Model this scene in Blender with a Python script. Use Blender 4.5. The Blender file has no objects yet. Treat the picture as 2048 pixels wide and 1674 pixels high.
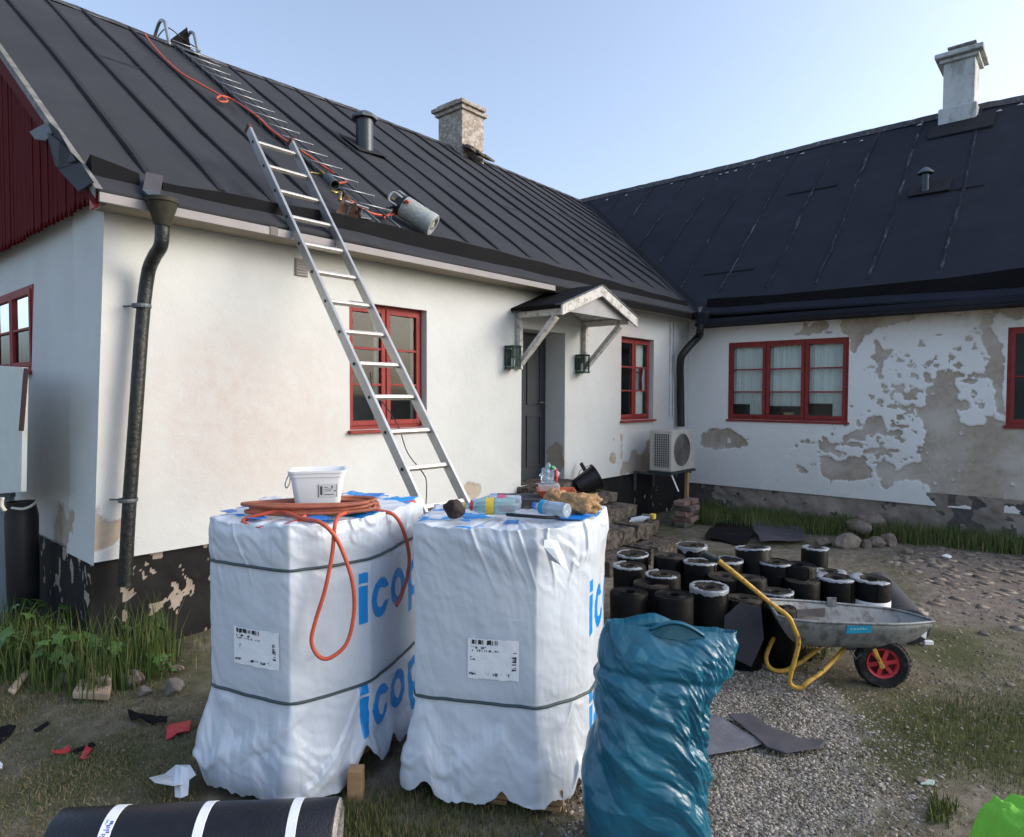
import bpy, bmesh, math, random
import numpy as np
from mathutils import Vector, Matrix, noise
random.seed(7); np.random.seed(7)
PI = math.pi
SC = bpy.context.scene
COL = SC.collection

# ------------------------------------------------------------------ camera
CAMH = 1.69
YAW = math.radians(41.2); PITCH = math.radians(2.02); ROLL = math.radians(0.21); FPX = 1331.0
cF = Vector((math.cos(YAW), math.sin(YAW), 0)); cR = Vector((math.sin(YAW), -math.cos(YAW), 0))
FW = cF*math.cos(PITCH) + Vector((0, 0, -math.sin(PITCH)))
UP = cF*math.sin(PITCH) + Vector((0, 0, math.cos(PITCH)))
RX = cR*math.cos(ROLL) + UP*math.sin(ROLL)
UY = UP*math.cos(ROLL) - cR*math.sin(ROLL)
cam_data = bpy.data.cameras.new('camera'); cam = bpy.data.objects.new('camera', cam_data); COL.objects.link(cam)
cam_data.sensor_width = 36.0; cam_data.lens = FPX/2048*36.0
cam_data.clip_start = 0.05; cam_data.clip_end = 2000
cam.matrix_world = Matrix(((RX.x, UY.x, -FW.x, 0), (RX.y, UY.y, -FW.y, 0), (RX.z, UY.z, -FW.z, CAMH), (0, 0, 0, 1)))
SC.camera = cam

# ------------------------------------------------------------------ light
SUN_EL = math.radians(24.0); SUN_DIR = Vector((0.62, -0.785, 0)).normalized()
world = bpy.data.worlds.new('World'); SC.world = world; world.use_nodes = True
wn = world.node_tree; wn.nodes.clear()
sky = wn.nodes.new('ShaderNodeTexSky'); sky.sky_type = 'NISHITA'; sky.sun_disc = False
sky.sun_elevation = SUN_EL; sky.sun_rotation = math.atan2(SUN_DIR.x, SUN_DIR.y)
sky.air_density = 1.0; sky.dust_density = 3.6; sky.ozone_density = 3.2
bg = wn.nodes.new('ShaderNodeBackground'); bg.inputs['Strength'].default_value = 0.13
wo = wn.nodes.new('ShaderNodeOutputWorld')
hs = wn.nodes.new('ShaderNodeHueSaturation'); hs.inputs['Saturation'].default_value = 0.76
wn.links.new(sky.outputs[0], hs.inputs['Color']); wn.links.new(hs.outputs[0], bg.inputs[0]); wn.links.new(bg.outputs[0], wo.inputs[0])
sun_data = bpy.data.lights.new('sun', 'SUN'); sun_data.energy = 0.10; sun_data.angle = math.radians(25)
sun_data.color = (1.0, 0.90, 0.78)
sun = bpy.data.objects.new('sun', sun_data); COL.objects.link(sun)
sd = SUN_DIR*math.cos(SUN_EL) + Vector((0, 0, math.sin(SUN_EL)))
sun.rotation_euler = sd.to_track_quat('Z', 'Y').to_euler()
SC.view_settings.view_transform = 'Standard'; SC.view_settings.look = 'None'
SC.view_settings.gamma = 1; SC.view_settings.exposure = 1.40
try: SC.view_settings.use_curve_mapping = False
except Exception: pass

# ------------------------------------------------------------------ survey helpers: a sight line cut with a known plane of the place
CO = Vector((0, 0, CAMH))
def sight(px, py):
    a = (px-1024)/FPX; b = -(py-837)/FPX
    return FW + RX*a + UY*b
def on_y(px, py, y): d = sight(px, py); return CO + d*(y/d.y)
def on_x(px, py, x): d = sight(px, py); return CO + d*(x/d.x)
def on_z(px, py, z=0.0): d = sight(px, py); return CO + d*((z-CAMH)/d.z)
def at_d(px, py, dep): d = sight(px, py); return CO + d*(dep/d.dot(cF))
def on_pl(px, py, n, k):
    d = sight(px, py); n = Vector(n); return CO + d*((k-n.dot(CO))/n.dot(d))

# ------------------------------------------------------------------ objects
ORG = {}
def tag(o, label=None, cat=None, group=None, kind=None):
    if label: o['label'] = label
    if cat: o['category'] = cat
    if group: o['group'] = group
    if kind: o['kind'] = kind
    return o
def thing(name, loc, label, cat, group=None):
    o = bpy.data.objects.new(name, None); COL.objects.link(o); o.empty_display_size = 0.1
    o.location = loc; ORG[o] = Vector(loc)
    return tag(o, label, cat, group)
def link_mesh(name, me, parent=None, m=None):
    o = bpy.data.objects.new(name, me); COL.objects.link(o)
    if parent is not None: o.parent = parent
    if m is not None:
        me.materials.clear(); me.materials.append(m)
    return o
def org_of(p):
    while p is not None:
        if p in ORG: return ORG[p]
        p = p.parent
    return Vector((0, 0, 0))
class MB:
    def __init__(s): s.V = []; s.Fc = []
    def add(s, V, F):
        n = len(s.V); s.V += [Vector(v) for v in V]; s.Fc += [tuple(i+n for i in f) for f in F]; return s
    def box(s, a, b):
        (x0, y0, z0), (x1, y1, z1) = a, b
        x0, x1 = min(x0, x1), max(x0, x1); y0, y1 = min(y0, y1), max(y0, y1); z0, z1 = min(z0, z1), max(z0, z1)
        V = [(x0,y0,z0),(x1,y0,z0),(x1,y1,z0),(x0,y1,z0),(x0,y0,z1),(x1,y0,z1),(x1,y1,z1),(x0,y1,z1)]
        return s.add(V, [(0,3,2,1),(4,5,6,7),(0,1,5,4),(1,2,6,5),(2,3,7,6),(3,0,4,7)])
    def obox(s, c, ax, ay, az):      # centre and three half-vectors
        c = Vector(c); ax = Vector(ax); ay = Vector(ay); az = Vector(az)
        V = [c+ax*i+ay*j+az*k for k in (-1,1) for (i,j) in ((-1,-1),(1,-1),(1,1),(-1,1))]
        return s.add(V, [(0,3,2,1),(4,5,6,7),(0,1,5,4),(1,2,6,5),(2,3,7,6),(3,0,4,7)])
    def beam(s, p, q, w, h, up=(0,0,1)):
        p = Vector(p); q = Vector(q); d = (q-p); L = d.length; d.normalize()
        side = d.cross(Vector(up)).normalized(); u = side.cross(d).normalized()
        return s.obox((p+q)/2, d*(L/2), side*(w/2), u*(h/2))
    def tube(s, pts, r, n=8, cap=True, closed=False):
        pts = [Vector(p) for p in pts]; m = len(pts); rr = r if isinstance(r, (list, tuple)) else [r]*m
        b = len(s.V); nrm = None
        for i, p in enumerate(pts):
            if closed: t = (pts[(i+1) % m]-pts[i-1])
            else: t = (pts[min(i+1, m-1)]-pts[max(i-1, 0)])
            t = t.normalized() if t.length > 1e-9 else Vector((0,0,1))
            if nrm is None:
                nrm = t.orthogonal().normalized()
            nrm = (nrm - t*nrm.dot(t)); nrm = nrm.normalized() if nrm.length > 1e-6 else t.orthogonal().normalized()
            bn = t.cross(nrm)
            for k in range(n):
                a = 2*PI*k/n; s.V.append(p+(nrm*math.cos(a)+bn*math.sin(a))*rr[i])
        for i in range(m if closed else m-1):
            j = (i+1) % m
            for k in range(n):
                k2 = (k+1) % n
                s.Fc.append((b+i*n+k, b+i*n+k2, b+j*n+k2, b+j*n+k))
        if cap and not closed:
            s.Fc.append(tuple(b+k for k in range(n))[::-1]); s.Fc.append(tuple(b+(m-1)*n+k for k in range(n)))
        return s
    def cyl(s, p, q, r0, r1=None, n=16): return s.tube([p, q], [r0, r0 if r1 is None else r1], n)
    def lathe(s, prof, o=(0,0,0), ax=(0,0,1), n=24, jit=0):
        o = Vector(o); ax = Vector(ax).normalized(); u = ax.orthogonal().normalized(); v = ax.cross(u)
        b = len(s.V)
        for r, z in prof:
            for k in range(n):
                a = 2*PI*k/n; rr = r*(1+(random.random()-.5)*jit)
                s.V.append(o+ax*z+(u*math.cos(a)+v*math.sin(a))*rr)
        for i in range(len(prof)-1):
            for k in range(n):
                k2 = (k+1) % n
                s.Fc.append((b+i*n+k, b+i*n+k2, b+(i+1)*n+k2, b+(i+1)*n+k))
        return s
    def prism(s, poly, vec):
        vec = Vector(vec); P = [Vector(p) for p in poly]; n = len(P)
        F = [tuple(range(n))[::-1], tuple(range(n, 2*n))] + [(i, (i+1) % n, (i+1) % n+n, i+n) for i in range(n)]
        return s.add(P+[p+vec for p in P], F)
    def build(s, name, m, parent=None, smooth=False, bevel=0, label=None, local=False, seg=2, sub=0):
        o0 = Vector((0,0,0)) if local else org_of(parent)
        me = bpy.data.meshes.new(name)
        me.from_pydata([tuple(v-o0) for v in s.V], [], s.Fc)
        bm = bmesh.new(); bm.from_mesh(me); bmesh.ops.recalc_face_normals(bm, faces=bm.faces); bm.to_mesh(me); bm.free()
        if smooth: me.shade_smooth()
        o = link_mesh(name, me, parent, m)
        if smooth == 'auto':
            try: me.set_sharp_from_angle(angle=math.radians(38))
            except Exception: pass
        if bevel:
            b = o.modifiers.new('b', 'BEVEL'); b.width = bevel; b.segments = seg; b.limit_method = 'ANGLE'; b.angle_limit = math.radians(40)
        if sub:
            b = o.modifiers.new('s', 'SUBSURF'); b.levels = b.render_levels = sub
        if label: o['label'] = label
        return o
def fast_mesh(name, V, F):
    me = bpy.data.meshes.new(name); V = np.asarray(V, np.float32); F = np.asarray(F, np.int32)
    me.vertices.add(len(V)); me.vertices.foreach_set('co', V.ravel())
    k = F.shape[1]; me.loops.add(F.size); me.loops.foreach_set('vertex_index', F.ravel())
    me.polygons.add(len(F)); me.polygons.foreach_set('loop_start', np.arange(0, F.size, k, dtype=np.int32))
    try: me.polygons.foreach_set('loop_total', np.full(len(F), k, np.int32))
    except Exception: pass
    me.update(calc_edges=True); me.validate(); return me
def fattr(me, name, a):
    at = me.attributes.new(name, 'FLOAT', 'POINT'); at.data.foreach_set('value', np.asarray(a, np.float32).ravel())
def spline(pts, n=8, closed=False):
    P = [Vector(p) for p in pts]; m = len(P); out = []
    for i in range(m if closed else m-1):
        if closed: a, b, c, d = P[i-1], P[i], P[(i+1) % m], P[(i+2) % m]
        else: a, b, c, d = P[max(i-1, 0)], P[i], P[i+1], P[min(i+2, m-1)]
        for k in range(n):
            t = k/n
            out.append(0.5*((2*b)+(c-a)*t+(2*a-5*b+4*c-d)*t*t+(3*b-a-3*c+d)*t*t*t))
    if not closed: out.append(P[-1])
    return out

# numpy value noise
def vnoise(x, y, seed=0):
    rs = np.random.RandomState(seed); T = rs.rand(256, 256)
    xi = np.floor(x).astype(int); yi = np.floor(y).astype(int); fx = x-xi; fy = y-yi
    fx = fx*fx*(3-2*fx); fy = fy*fy*(3-2*fy)
    a = T[xi % 256, yi % 256]; b = T[(xi+1) % 256, yi % 256]; c = T[xi % 256, (yi+1) % 256]; d = T[(xi+1) % 256, (yi+1) % 256]
    return (a*(1-fx)+b*fx)*(1-fy)+(c*(1-fx)+d*fx)*fy
def fbm(x, y, seed=0, octv=4):
    s = 0; amp = .5; t = 0
    for i in range(octv):
        s = s+amp*vnoise(x*2**i, y*2**i, seed+i); t += amp; amp *= .5
    return s/t
def facets(u, v, nu, nv, seed, shear=0.):
    """piecewise flat relief, as in crumpled film: u periodic over 0..1"""
    rs = np.random.RandomState(seed); T = rs.rand(nu, nv+60)
    v = v*nv; u = u*nu+shear*v; iu = np.floor(u).astype(int); iv = np.floor(v).astype(int); fu = u-iu; fv = v-iv
    g = lambda a, b: T[a % nu, np.clip(b+20, 0, nv+59)]
    a, b, c, d = g(iu, iv), g(iu+1, iv), g(iu, iv+1), g(iu+1, iv+1)
    return np.where(fu+fv < 1, a+(b-a)*fu+(c-a)*fv, d+(c-d)*(1-fu)+(b-d)*(1-fv))-.5
def sstep(a, b, x): t = np.clip((x-a)/(b-a), 0, 1); return t*t*(3-2*t)
def pip(x, y, poly):
    ins = np.zeros(x.shape, bool); n = len(poly)
    for i in range(n):
        x0, y0 = poly[i]; x1, y1 = poly[(i+1) % n]
        c = ((y0 > y) != (y1 > y)) & (x < (x1-x0)*(y-y0)/((y1-y0) if y1 != y0 else 1e-9)+x0)
        ins ^= c
    return ins
def blur(a, k):
    for _ in range(2):
        for ax in (0, 1):
            c = np.cumsum(np.pad(a, [(k+1, k) if i == ax else (0, 0) for i in (0, 1)], mode='edge'), axis=ax)
            a = (np.take(c, np.arange(2*k+1, c.shape[ax]), axis=ax)-np.take(c, np.arange(0, c.shape[ax]-2*k-1), axis=ax))/(2*k+1)
    return a

# ------------------------------------------------------------------ materials
def mat(name, col, rough=.7, metal=0., var=.18, scale=6., bump=.15, bscale=40., col2=None, mixs=None, spec=.5, coat=0, bdist=.01, trans=0, ior=1.45, stretch=None):
    m = bpy.data.materials.new(name); m.use_nodes = True; nt = m.node_tree; N = nt.nodes; L = nt.links
    b = N['Principled BSDF']; b.inputs['Roughness'].default_value = rough; b.inputs['Metallic'].default_value = metal
    b.inputs['Specular IOR Level'].default_value = spec; b.inputs['IOR'].default_value = ior
    b.inputs['Transmission Weight'].default_value = trans; b.inputs['Coat Weight'].default_value = coat
    tc = N.new('ShaderNodeTexCoord'); src = tc.outputs['Object']
    if stretch:
        mp = N.new('ShaderNodeMapping'); mp.inputs['Scale'].default_value = stretch; L.new(src, mp.inputs[0]); src = mp.outputs[0]
    if var or col2:
        nz = N.new('ShaderNodeTexNoise'); nz.inputs['Scale'].default_value = scale; nz.inputs['Detail'].default_value = 6; nz.inputs['Roughness'].default_value = .62
        L.new(src, nz.inputs['Vector'])
        rp = N.new('ShaderNodeValToRGB'); e = rp.color_ramp.elements
        c2 = col2 if col2 else [min(1, c*(1+var)) for c in col]; c1 = col if col2 else [c*(1-var) for c in col]
        lo, hi = mixs if mixs else (.3, .7)
        e[0].position = lo; e[1].position = hi; e[0].color = (*c1, 1); e[1].color = (*c2, 1)
        L.new(nz.outputs['Fac'], rp.inputs[0]); L.new(rp.outputs[0], b.inputs['Base Color'])
    else: b.inputs['Base Color'].default_value = (*col, 1)
    if bump:
        nb = N.new('ShaderNodeTexNoise'); nb.inputs['Scale'].default_value = bscale; nb.inputs['Detail'].default_value = 5
        L.new(src, nb.inputs['Vector'])
        bp = N.new('ShaderNodeBump'); bp.inputs['Strength'].default_value = min(1, bump); bp.inputs['Distance'].default_value = bdist
        L.new(nb.outputs['Fac'], bp.inputs['Height']); L.new(bp.outputs[0], b.inputs['Normal'])
    return m
class Nd:   # small node helper
    def __init__(s, m): s.m = m; s.N = m.node_tree.nodes; s.L = m.node_tree.links; s.b = s.N['Principled BSDF']
    def tex(s, scale, detail=5, rough=.6, vec=None, stretch=None):
        tc = s.N.new('ShaderNodeTexCoord'); src = tc.outputs['Object']
        if stretch:
            mp = s.N.new('ShaderNodeMapping'); mp.inputs['Scale'].default_value = stretch; s.L.new(src, mp.inputs[0]); src = mp.outputs[0]
        n = s.N.new('ShaderNodeTexNoise'); n.inputs['Scale'].default_value = scale; n.inputs['Detail'].default_value = detail; n.inputs['Roughness'].default_value = rough
        s.L.new(src, n.inputs['Vector']); return n.outputs['Fac']
    def attr(s, name):
        a = s.N.new('ShaderNodeAttribute'); a.attribute_name = name; return a.outputs['Fac']
    def ramp(s, inp, stops):
        r = s.N.new('ShaderNodeValToRGB'); e = r.color_ramp.elements
        while len(e) < len(stops): e.new(.5)
        for i, (p, c) in enumerate(stops):
            e[i].position = p; e[i].color = (*c, 1) if len(c) == 3 else c
        s.L.new(inp, r.inputs[0]); return r.outputs[0]
    def mix(s, fac, a, b):
        n = s.N.new('ShaderNodeMix'); n.data_type = 'RGBA'
        for sock, v in ((n.inputs[0], fac), (n.inputs[6], a), (n.inputs[7], b)):
            if hasattr(v, 'links') or hasattr(v, 'is_linked'): s.L.new(v, sock)
            else: sock.default_value = v if not isinstance(v, tuple) else ((*v, 1) if len(v) == 3 else v)
        return n.outputs[2]
    def math(s, op, a, b=0., clamp=False):
        n = s.N.new('ShaderNodeMath'); n.operation = op; n.use_clamp = clamp
        for i, v in enumerate((a, b)):
            if hasattr(v, 'is_linked'): s.L.new(v, n.inputs[i])
            else: n.inputs[i].default_value = v
        return n.outputs[0]
    def bump(s, h, strength=.3, dist=.01):
        b = s.N.new('ShaderNodeBump'); b.inputs['Strength'].default_value = strength; b.inputs['Distance'].default_value = dist
        s.L.new(h, b.inputs['Height']); s.L.new(b.outputs[0], s.b.inputs['Normal'])
    def base(s, c): s.L.new(c, s.b.inputs['Base Color'])
def new_mat(name, rough=.8, spec=.4, metal=0):
    m = bpy.data.materials.new(name); m.use_nodes = True; n = Nd(m)
    n.b.inputs['Roughness'].default_value = rough; n.b.inputs['Specular IOR Level'].default_value = spec; n.b.inputs['Metallic'].default_value = metal
    return m, n

def plaster_mat(name, paint, paint2, bare, bare2, dirt_shade):
    m, n = new_mat(name, .9, .25)
    a = n.attr('peel'); d = n.attr('stain_shade'); f = n.tex(55, 6, .7); big = n.tex(1.6, 5); mid = n.tex(9, 6, .65)
    e = n.math('ADD', a, n.math('MULTIPLY', n.math('SUBTRACT', f, .5), .7))
    edge = n.ramp(e, [(.36, (0,0,0)), (.45, (1,1,1))]); e = n.ramp(e, [(.45, (0,0,0)), (.56, (1,1,1))])
    pc = n.ramp(big, [(.3, paint), (.7, paint2)])
    stn = n.math('MULTIPLY', d, n.ramp(mid, [(.3, (0.25,)*3), (.7, (1,1,1))]))
    pc = n.mix(stn, pc, dirt_shade)
    pc = n.mix(n.math('MULTIPLY', edge, .35), pc, tuple(.5*(p+q) for p, q in zip(paint, bare)))
    bc = n.mix(n.ramp(n.tex(2.3, 4), [(.42, (0,0,0)), (.62, (.55,.55,.55))]), n.ramp(mid, [(.3, bare), (.7, bare2)]), tuple(.5*(p+q)+.02 for p, q in zip(paint, bare2)))
    n.base(n.mix(e, pc, bc))
    h = n.math('ADD', n.math('MULTIPLY', f, .5), n.math('MULTIPLY', mid, 1.2))
    h = n.math('SUBTRACT', h, n.math('MULTIPLY', e, .5))
    n.bump(h, .35, .012)
    return m
WHITE_PL = plaster_mat('white_plaster', (.56,.575,.56), (.63,.645,.63), (.36,.29,.22), (.46,.38,.29), (.56,.49,.45))
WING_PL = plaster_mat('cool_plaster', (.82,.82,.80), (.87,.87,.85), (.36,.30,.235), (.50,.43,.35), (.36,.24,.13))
TAR_PL = plaster_mat('tarred_plinth', (.007,.007,.008), (.024,.022,.021), (.28,.23,.19), (.42,.36,.29), (.07,.06,.05))
ROUGH_PL = plaster_mat('rough_plinth', (.17,.145,.12), (.36,.31,.26), (.05,.05,.05), (.12,.11,.10), (.06,.07,.04))

def felt_mat(name, c1, c2, streak=0., spec=.3):
    m, n = new_mat(name, .86, spec)
    big = n.tex(1.1, 5, .6); fine = n.tex(260, 3, .7); col = n.ramp(big, [(.3, c1), (.7, c2)])
    g = n.ramp(fine, [(.35, (0,0,0)), (.75, (1,1,1))])
    blot = n.tex(3.3, 6, .72, stretch=(1, .35, .35)); col = n.mix(n.math('MULTIPLY', n.ramp(blot, [(.5, (0,0,0)), (.75, (1,1,1))]), .35), col, tuple(c*1.9 for c in c2)); col = n.mix(n.math('MULTIPLY', g, .30), col, tuple(min(1, c*2.6) for c in c2))
    if streak:
        s = n.tex(2.6, 6, .8, stretch=(1,5,1)); k = n.ramp(s, [(.54, (0,0,0)), (.66, (1,1,1))]); col = n.mix(n.math('MULTIPLY', k, streak), col, (.28,.28,.28))
    n.base(col); n.bump(n.math('ADD', n.math('MULTIPLY', fine, .5), big), .25, .012)
    return m
FELT = felt_mat('roof_felt', (.019,.021,.025), (.030,.031,.036))
FELT_DK = felt_mat('roof_felt_seam', (.010,.010,.013), (.018,.018,.021))
FELT_BLK = felt_mat('roof_felt_upstand', (.004,.004,.005), (.008,.008,.009), spec=.12)
FELT_W = felt_mat('wing_roof_felt', (.012,.014,.022), (.018,.020,.029), spec=.2)
FELT_W_SEAM = felt_mat('wing_seam_felt', (.009,.010,.016), (.016,.018,.026), .5, spec=.2)
RED = mat('red_paint', (.20,.018,.016), .65, col2=(.29,.035,.028), scale=9, bump=.25, bscale=60)
RED_GB = mat('red_board_paint', (.075,.005,.006), .9, spec=.1, col2=(.11,.009,.009), scale=3, bump=.4, bscale=50, stretch=(1,8,1))
WHITE_WOOD = mat('white_wood', (.55,.53,.50), .65, col2=(.68,.66,.63), scale=14, bump=.3, bscale=70)
OLD_WHITE = mat('flaking_white_wood', (.36,.33,.30), .8, col2=(.62,.60,.57), scale=18, mixs=(.36,.5), bump=.5, bscale=50)
FASCIA = mat('fascia_paint', (.27,.25,.25), .6, var=.08, scale=5, bump=.1)
BLACKPIPE = mat('tarred_pipe', (.012,.013,.012), .42, col2=(.05,.05,.035), scale=22, mixs=(.55,.8), bump=.8, bscale=35, bdist=.008)
ZINC = mat('zinc', (.11,.125,.135), .55, .5, var=.3, scale=12, bump=.1)
ALU = mat('aluminium', (.46,.46,.45), .42, .75, var=.12, scale=10, bump=.08)
ALU_R = mat('aluminium_rung', (.58,.55,.51), .45, .55, var=.1, scale=10, bump=.2, bscale=200)
STEEL = mat('galvanised_steel', (.34,.36,.37), .45, .8, var=.2, scale=20, bump=.1)
BLACK_PL = mat('black_plastic', (.012,.012,.014), .4, var=.3, scale=10, bump=.1)
RUBBER = mat('rubber', (.010,.010,.011), .85, col2=(.07,.06,.048), scale=14, mixs=(.5,.75), bump=.5)
ORANGE_H = mat('orange_hose', (.50,.085,.04), .5, var=.2, scale=12, bump=.1)
BROWN_H = mat('brown_hose', (.33,.10,.055), .55, var=.3, scale=15, bump=.15)
DOORM = mat('dark_door', (.030,.036,.045), .55, var=.2, scale=4, bump=.15, stretch=(1,1,.2))
LANT = mat('lantern_metal', (.02,.045,.04), .5, .3, var=.3, scale=20)
ACW = mat('heat_pump_paint', (.42,.41,.38), .5, var=.1, scale=6, bump=.05)
ACD = mat('heat_pump_dark', (.02,.03,.035), .6, var=.2)
ACF = mat('fan_grille', (.13,.125,.12), .6, var=.2, scale=25)
STONE = mat('grey_stone', (.11,.095,.075), .85, col2=(.26,.23,.205), scale=7, bump=.8, bscale=22, bdist=.02)
STONE_L = mat('rubble_stone', (.13,.105,.085), .95, spec=.1, col2=(.28,.235,.20), scale=9, bump=.8, bscale=25, bdist=.02)
STEP = mat('weathered_step', (.050,.042,.036), .95, spec=.1, col2=(.19,.165,.14), scale=13, mixs=(.36,.72), bump=1, bscale=26, bdist=.03)
BRICK = mat('old_brick', (.24,.10,.075), .9, col2=(.27,.22,.19), scale=20, bump=.6)
MORTAR = mat('mortar', (.13,.115,.10), .95, var=.3, scale=20, bump=.6)
WOOD = mat('fresh_wood', (.38,.22,.105), .7, col2=(.50,.32,.17), scale=5, bump=.25, stretch=(1,1,6))
WOOD_PALE = mat('split_wood', (.42,.28,.17), .8, col2=(.60,.46,.33), scale=7, bump=.4)
ROLLBLK = mat('bitumen_roll', (.003,.003,.004), .45, col2=(.010,.0095,.009), scale=9, bump=.3, bscale=30, spec=.12)
ROLLSIDE = mat('roll_edge', (.02,.018,.016), .8, spec=.15, col2=(.07,.06,.05), scale=60, bump=.5, bscale=100)
FILM = mat('white_film', (.26,.285,.31), .3, var=.12, scale=30, bump=.6, bscale=45)
WHITE_PLAS = mat('white_plastic', (.78,.79,.80), .35, var=.03, bump=.03)
YELLOW = mat('yellow_paint', (.16,.075,.03), .55, col2=(.50,.29,.04), scale=24, mixs=(.36,.44), bump=.3)
RUSTY = mat('rusty_yellow', (.09,.04,.025), .8, col2=(.45,.26,.04), scale=22, mixs=(.42,.6), bump=.3)
TRAY = mat('galvanised_tray', (.10,.10,.10), .62, .25, col2=(.20,.215,.22), scale=16, mixs=(.36,.52), bump=.35, bscale=25)
TRAYIN = mat('cement_crust', (.12,.11,.10), .9, col2=(.24,.23,.22), scale=12, bump=.7)
REDRIM = mat('red_rim', (.55,.045,.055), .5, var=.1, bump=.05)
CYAN = mat('blue_sticker', (.02,.33,.55), .4, var=.05, bump=0)
TEXTW = mat('pale_print', (.35,.62,.75), .5, var=0, bump=0)
TEXTK = mat('black_print', (.02,.025,.04), .6, var=0, bump=0)
LABELW = mat('paper_label', (.84,.86,.88), .55, var=.06, scale=30, bump=.3, bscale=30)
DARKBR = mat('dark_brown_cloth', (.035,.022,.022), .9, var=.4, scale=25, bump=.6, bscale=50)
GLASSB = mat('bottle_glass', (.45,.68,.70), .08, var=0, bump=0, trans=.75)
PETB = mat('clear_bottle', (.62,.72,.80), .12, var=0, bump=.5, bscale=40, trans=.6)
PAPER = mat('brown_paper', (.30,.17,.08), .85, col2=(.42,.26,.13), scale=14, bump=.7, bscale=35, bdist=.02)
BLUECAP = mat('blue_cap', (.05,.16,.60), .4, bump=0)
YLABEL = mat('yellow_label', (.62,.45,.06), .5, var=.2, scale=40, bump=0)
ORANGE_PL = mat('orange_plastic', (.45,.09,.03), .5, var=.12, scale=12, bump=.1)
REDP = mat('red_plastic', (.45,.03,.035), .45, var=.2, scale=12, bump=.2)
GREENP = mat('green_plastic', (.03,.22,.07), .5, bump=0)
CYL = mat('cylinder_shell', (.33,.36,.36), .5, var=.08, scale=8, bump=.08)
CYLIN = mat('cylinder_inner', (.45,.46,.36), .5, var=.1, bump=0)
INTER = mat('room_wall', (.20,.21,.20), .9, var=.2, scale=3, bump=0)
CURT = mat('curtain', (.82,.84,.82), .9, var=.08, scale=4, bump=.4, bscale=9, stretch=(14,14,.3))
BRASS = mat('brass', (.45,.33,.10), .35, .9, bump=0)
HIVIS = mat('hi_vis_fabric', (.19,.54,.05), .75, var=.12, scale=12, bump=.4, bscale=120)
REFL = mat('reflective_tape', (.42,.80,.42), .4, var=.08, bump=.1)
FELT_SH = felt_mat('loose_felt', (.035,.035,.042), (.06,.058,.066))
CLAY = mat('broken_plaster', (.22,.17,.12), .9, col2=(.35,.29,.22), scale=12, bump=.5)
def glass_pane():
    m = bpy.data.materials.new('window_glass'); m.use_nodes = True; nt = m.node_tree; N = nt.nodes; L = nt.links; N.clear()
    o = N.new('ShaderNodeOutputMaterial'); mx = N.new('ShaderNodeMixShader'); t = N.new('ShaderNodeBsdfTransparent'); g = N.new('ShaderNodeBsdfGlossy')
    t.inputs[0].default_value = (.80,.86,.84,1); g.inputs['Roughness'].default_value = .04; g.inputs[0].default_value = (.9,.95,1,1)
    fr = N.new('ShaderNodeFresnel'); fr.inputs[0].default_value = 1.33
    tc = N.new('ShaderNodeTexCoord'); nz = N.new('ShaderNodeTexNoise'); nz.inputs['Scale'].default_value = 2.2; bp = N.new('ShaderNodeBump'); bp.inputs['Strength'].default_value = .12; bp.inputs['Distance'].default_value = .02
    L.new(tc.outputs['Object'], nz.inputs[0]); L.new(nz.outputs[0], bp.inputs['Height']); L.new(bp.outputs[0], g.inputs['Normal'])
    L.new(fr.outputs[0], mx.inputs[0]); L.new(t.outputs[0], mx.inputs[1]); L.new(g.outputs[0], mx.inputs[2]); L.new(mx.outputs[0], o.inputs[0]); return m
GLASS = glass_pane()

# ================================================================== ground
def px_poly(pts, f): return [f(*p) for p in pts]
def gxy(px, py): p = on_z(px, py); return (p.x, p.y)
near = np.arange(-2.0, 13.0, .045)
gx = np.concatenate([[-600, -200, -60, -25, -10, -5, -3], near, [14, 17, 22, 35, 80, 250, 700]])
gy = np.concatenate([[-600, -200, -60, -25, -10, -5], np.arange(-3.0, 7.5, .045), [8, 9, 12, 20, 50, 200, 700]])
GX, GY = np.meshgrid(gx, gy, indexing='ij')
def ground_h(x, y): return .05*(fbm(x*.9+20, y*.9+20, 3, 3)-.5)+.018*(fbm(x*6+40, y*6+40, 5, 3)-.5)
GZ = ground_h(GX, GY)
def gz(x, y): return float(ground_h(np.array([float(x)]), np.array([float(y)]))[0])
def mask_xy(X, Y, polys, soft=.25, seed=9, namp=.5):
    n = (fbm(X*2.2+30, Y*2.2+30, seed, 4)-.5)
    m = np.zeros(X.shape)
    for P in polys:
        P = np.array(P); dmin = np.full(X.shape, 1e9)
        for i in range(len(P)):
            a = P[i]; b = P[(i+1) % len(P)]; ab = b-a; t = np.clip(((X-a[0])*ab[0]+(Y-a[1])*ab[1])/(ab@ab+1e-9), 0, 1)
            dmin = np.minimum(dmin, np.hypot(X-a[0]-ab[0]*t, Y-a[1]-ab[1]*t))
        s = np.where(pip(X, Y, [tuple(p) for p in P]), dmin, -dmin)
        m = np.maximum(m, sstep(-soft, soft, s+n*namp))
    return m
GRAVEL_P = [gxy(*p) for p in [(1000,1900),(1150,1674),(1250,1480),(1440,1370),(1530,1335),(1640,1375),(1730,1440),(1760,1540),(1720,1674),(1760,1900)]]
COBBLE_P = [gxy(*p) for p in [(1790,1112),(1880,1095),(2300,1130),(2300,1260),(1950,1250),(1850,1215)]]
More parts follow.
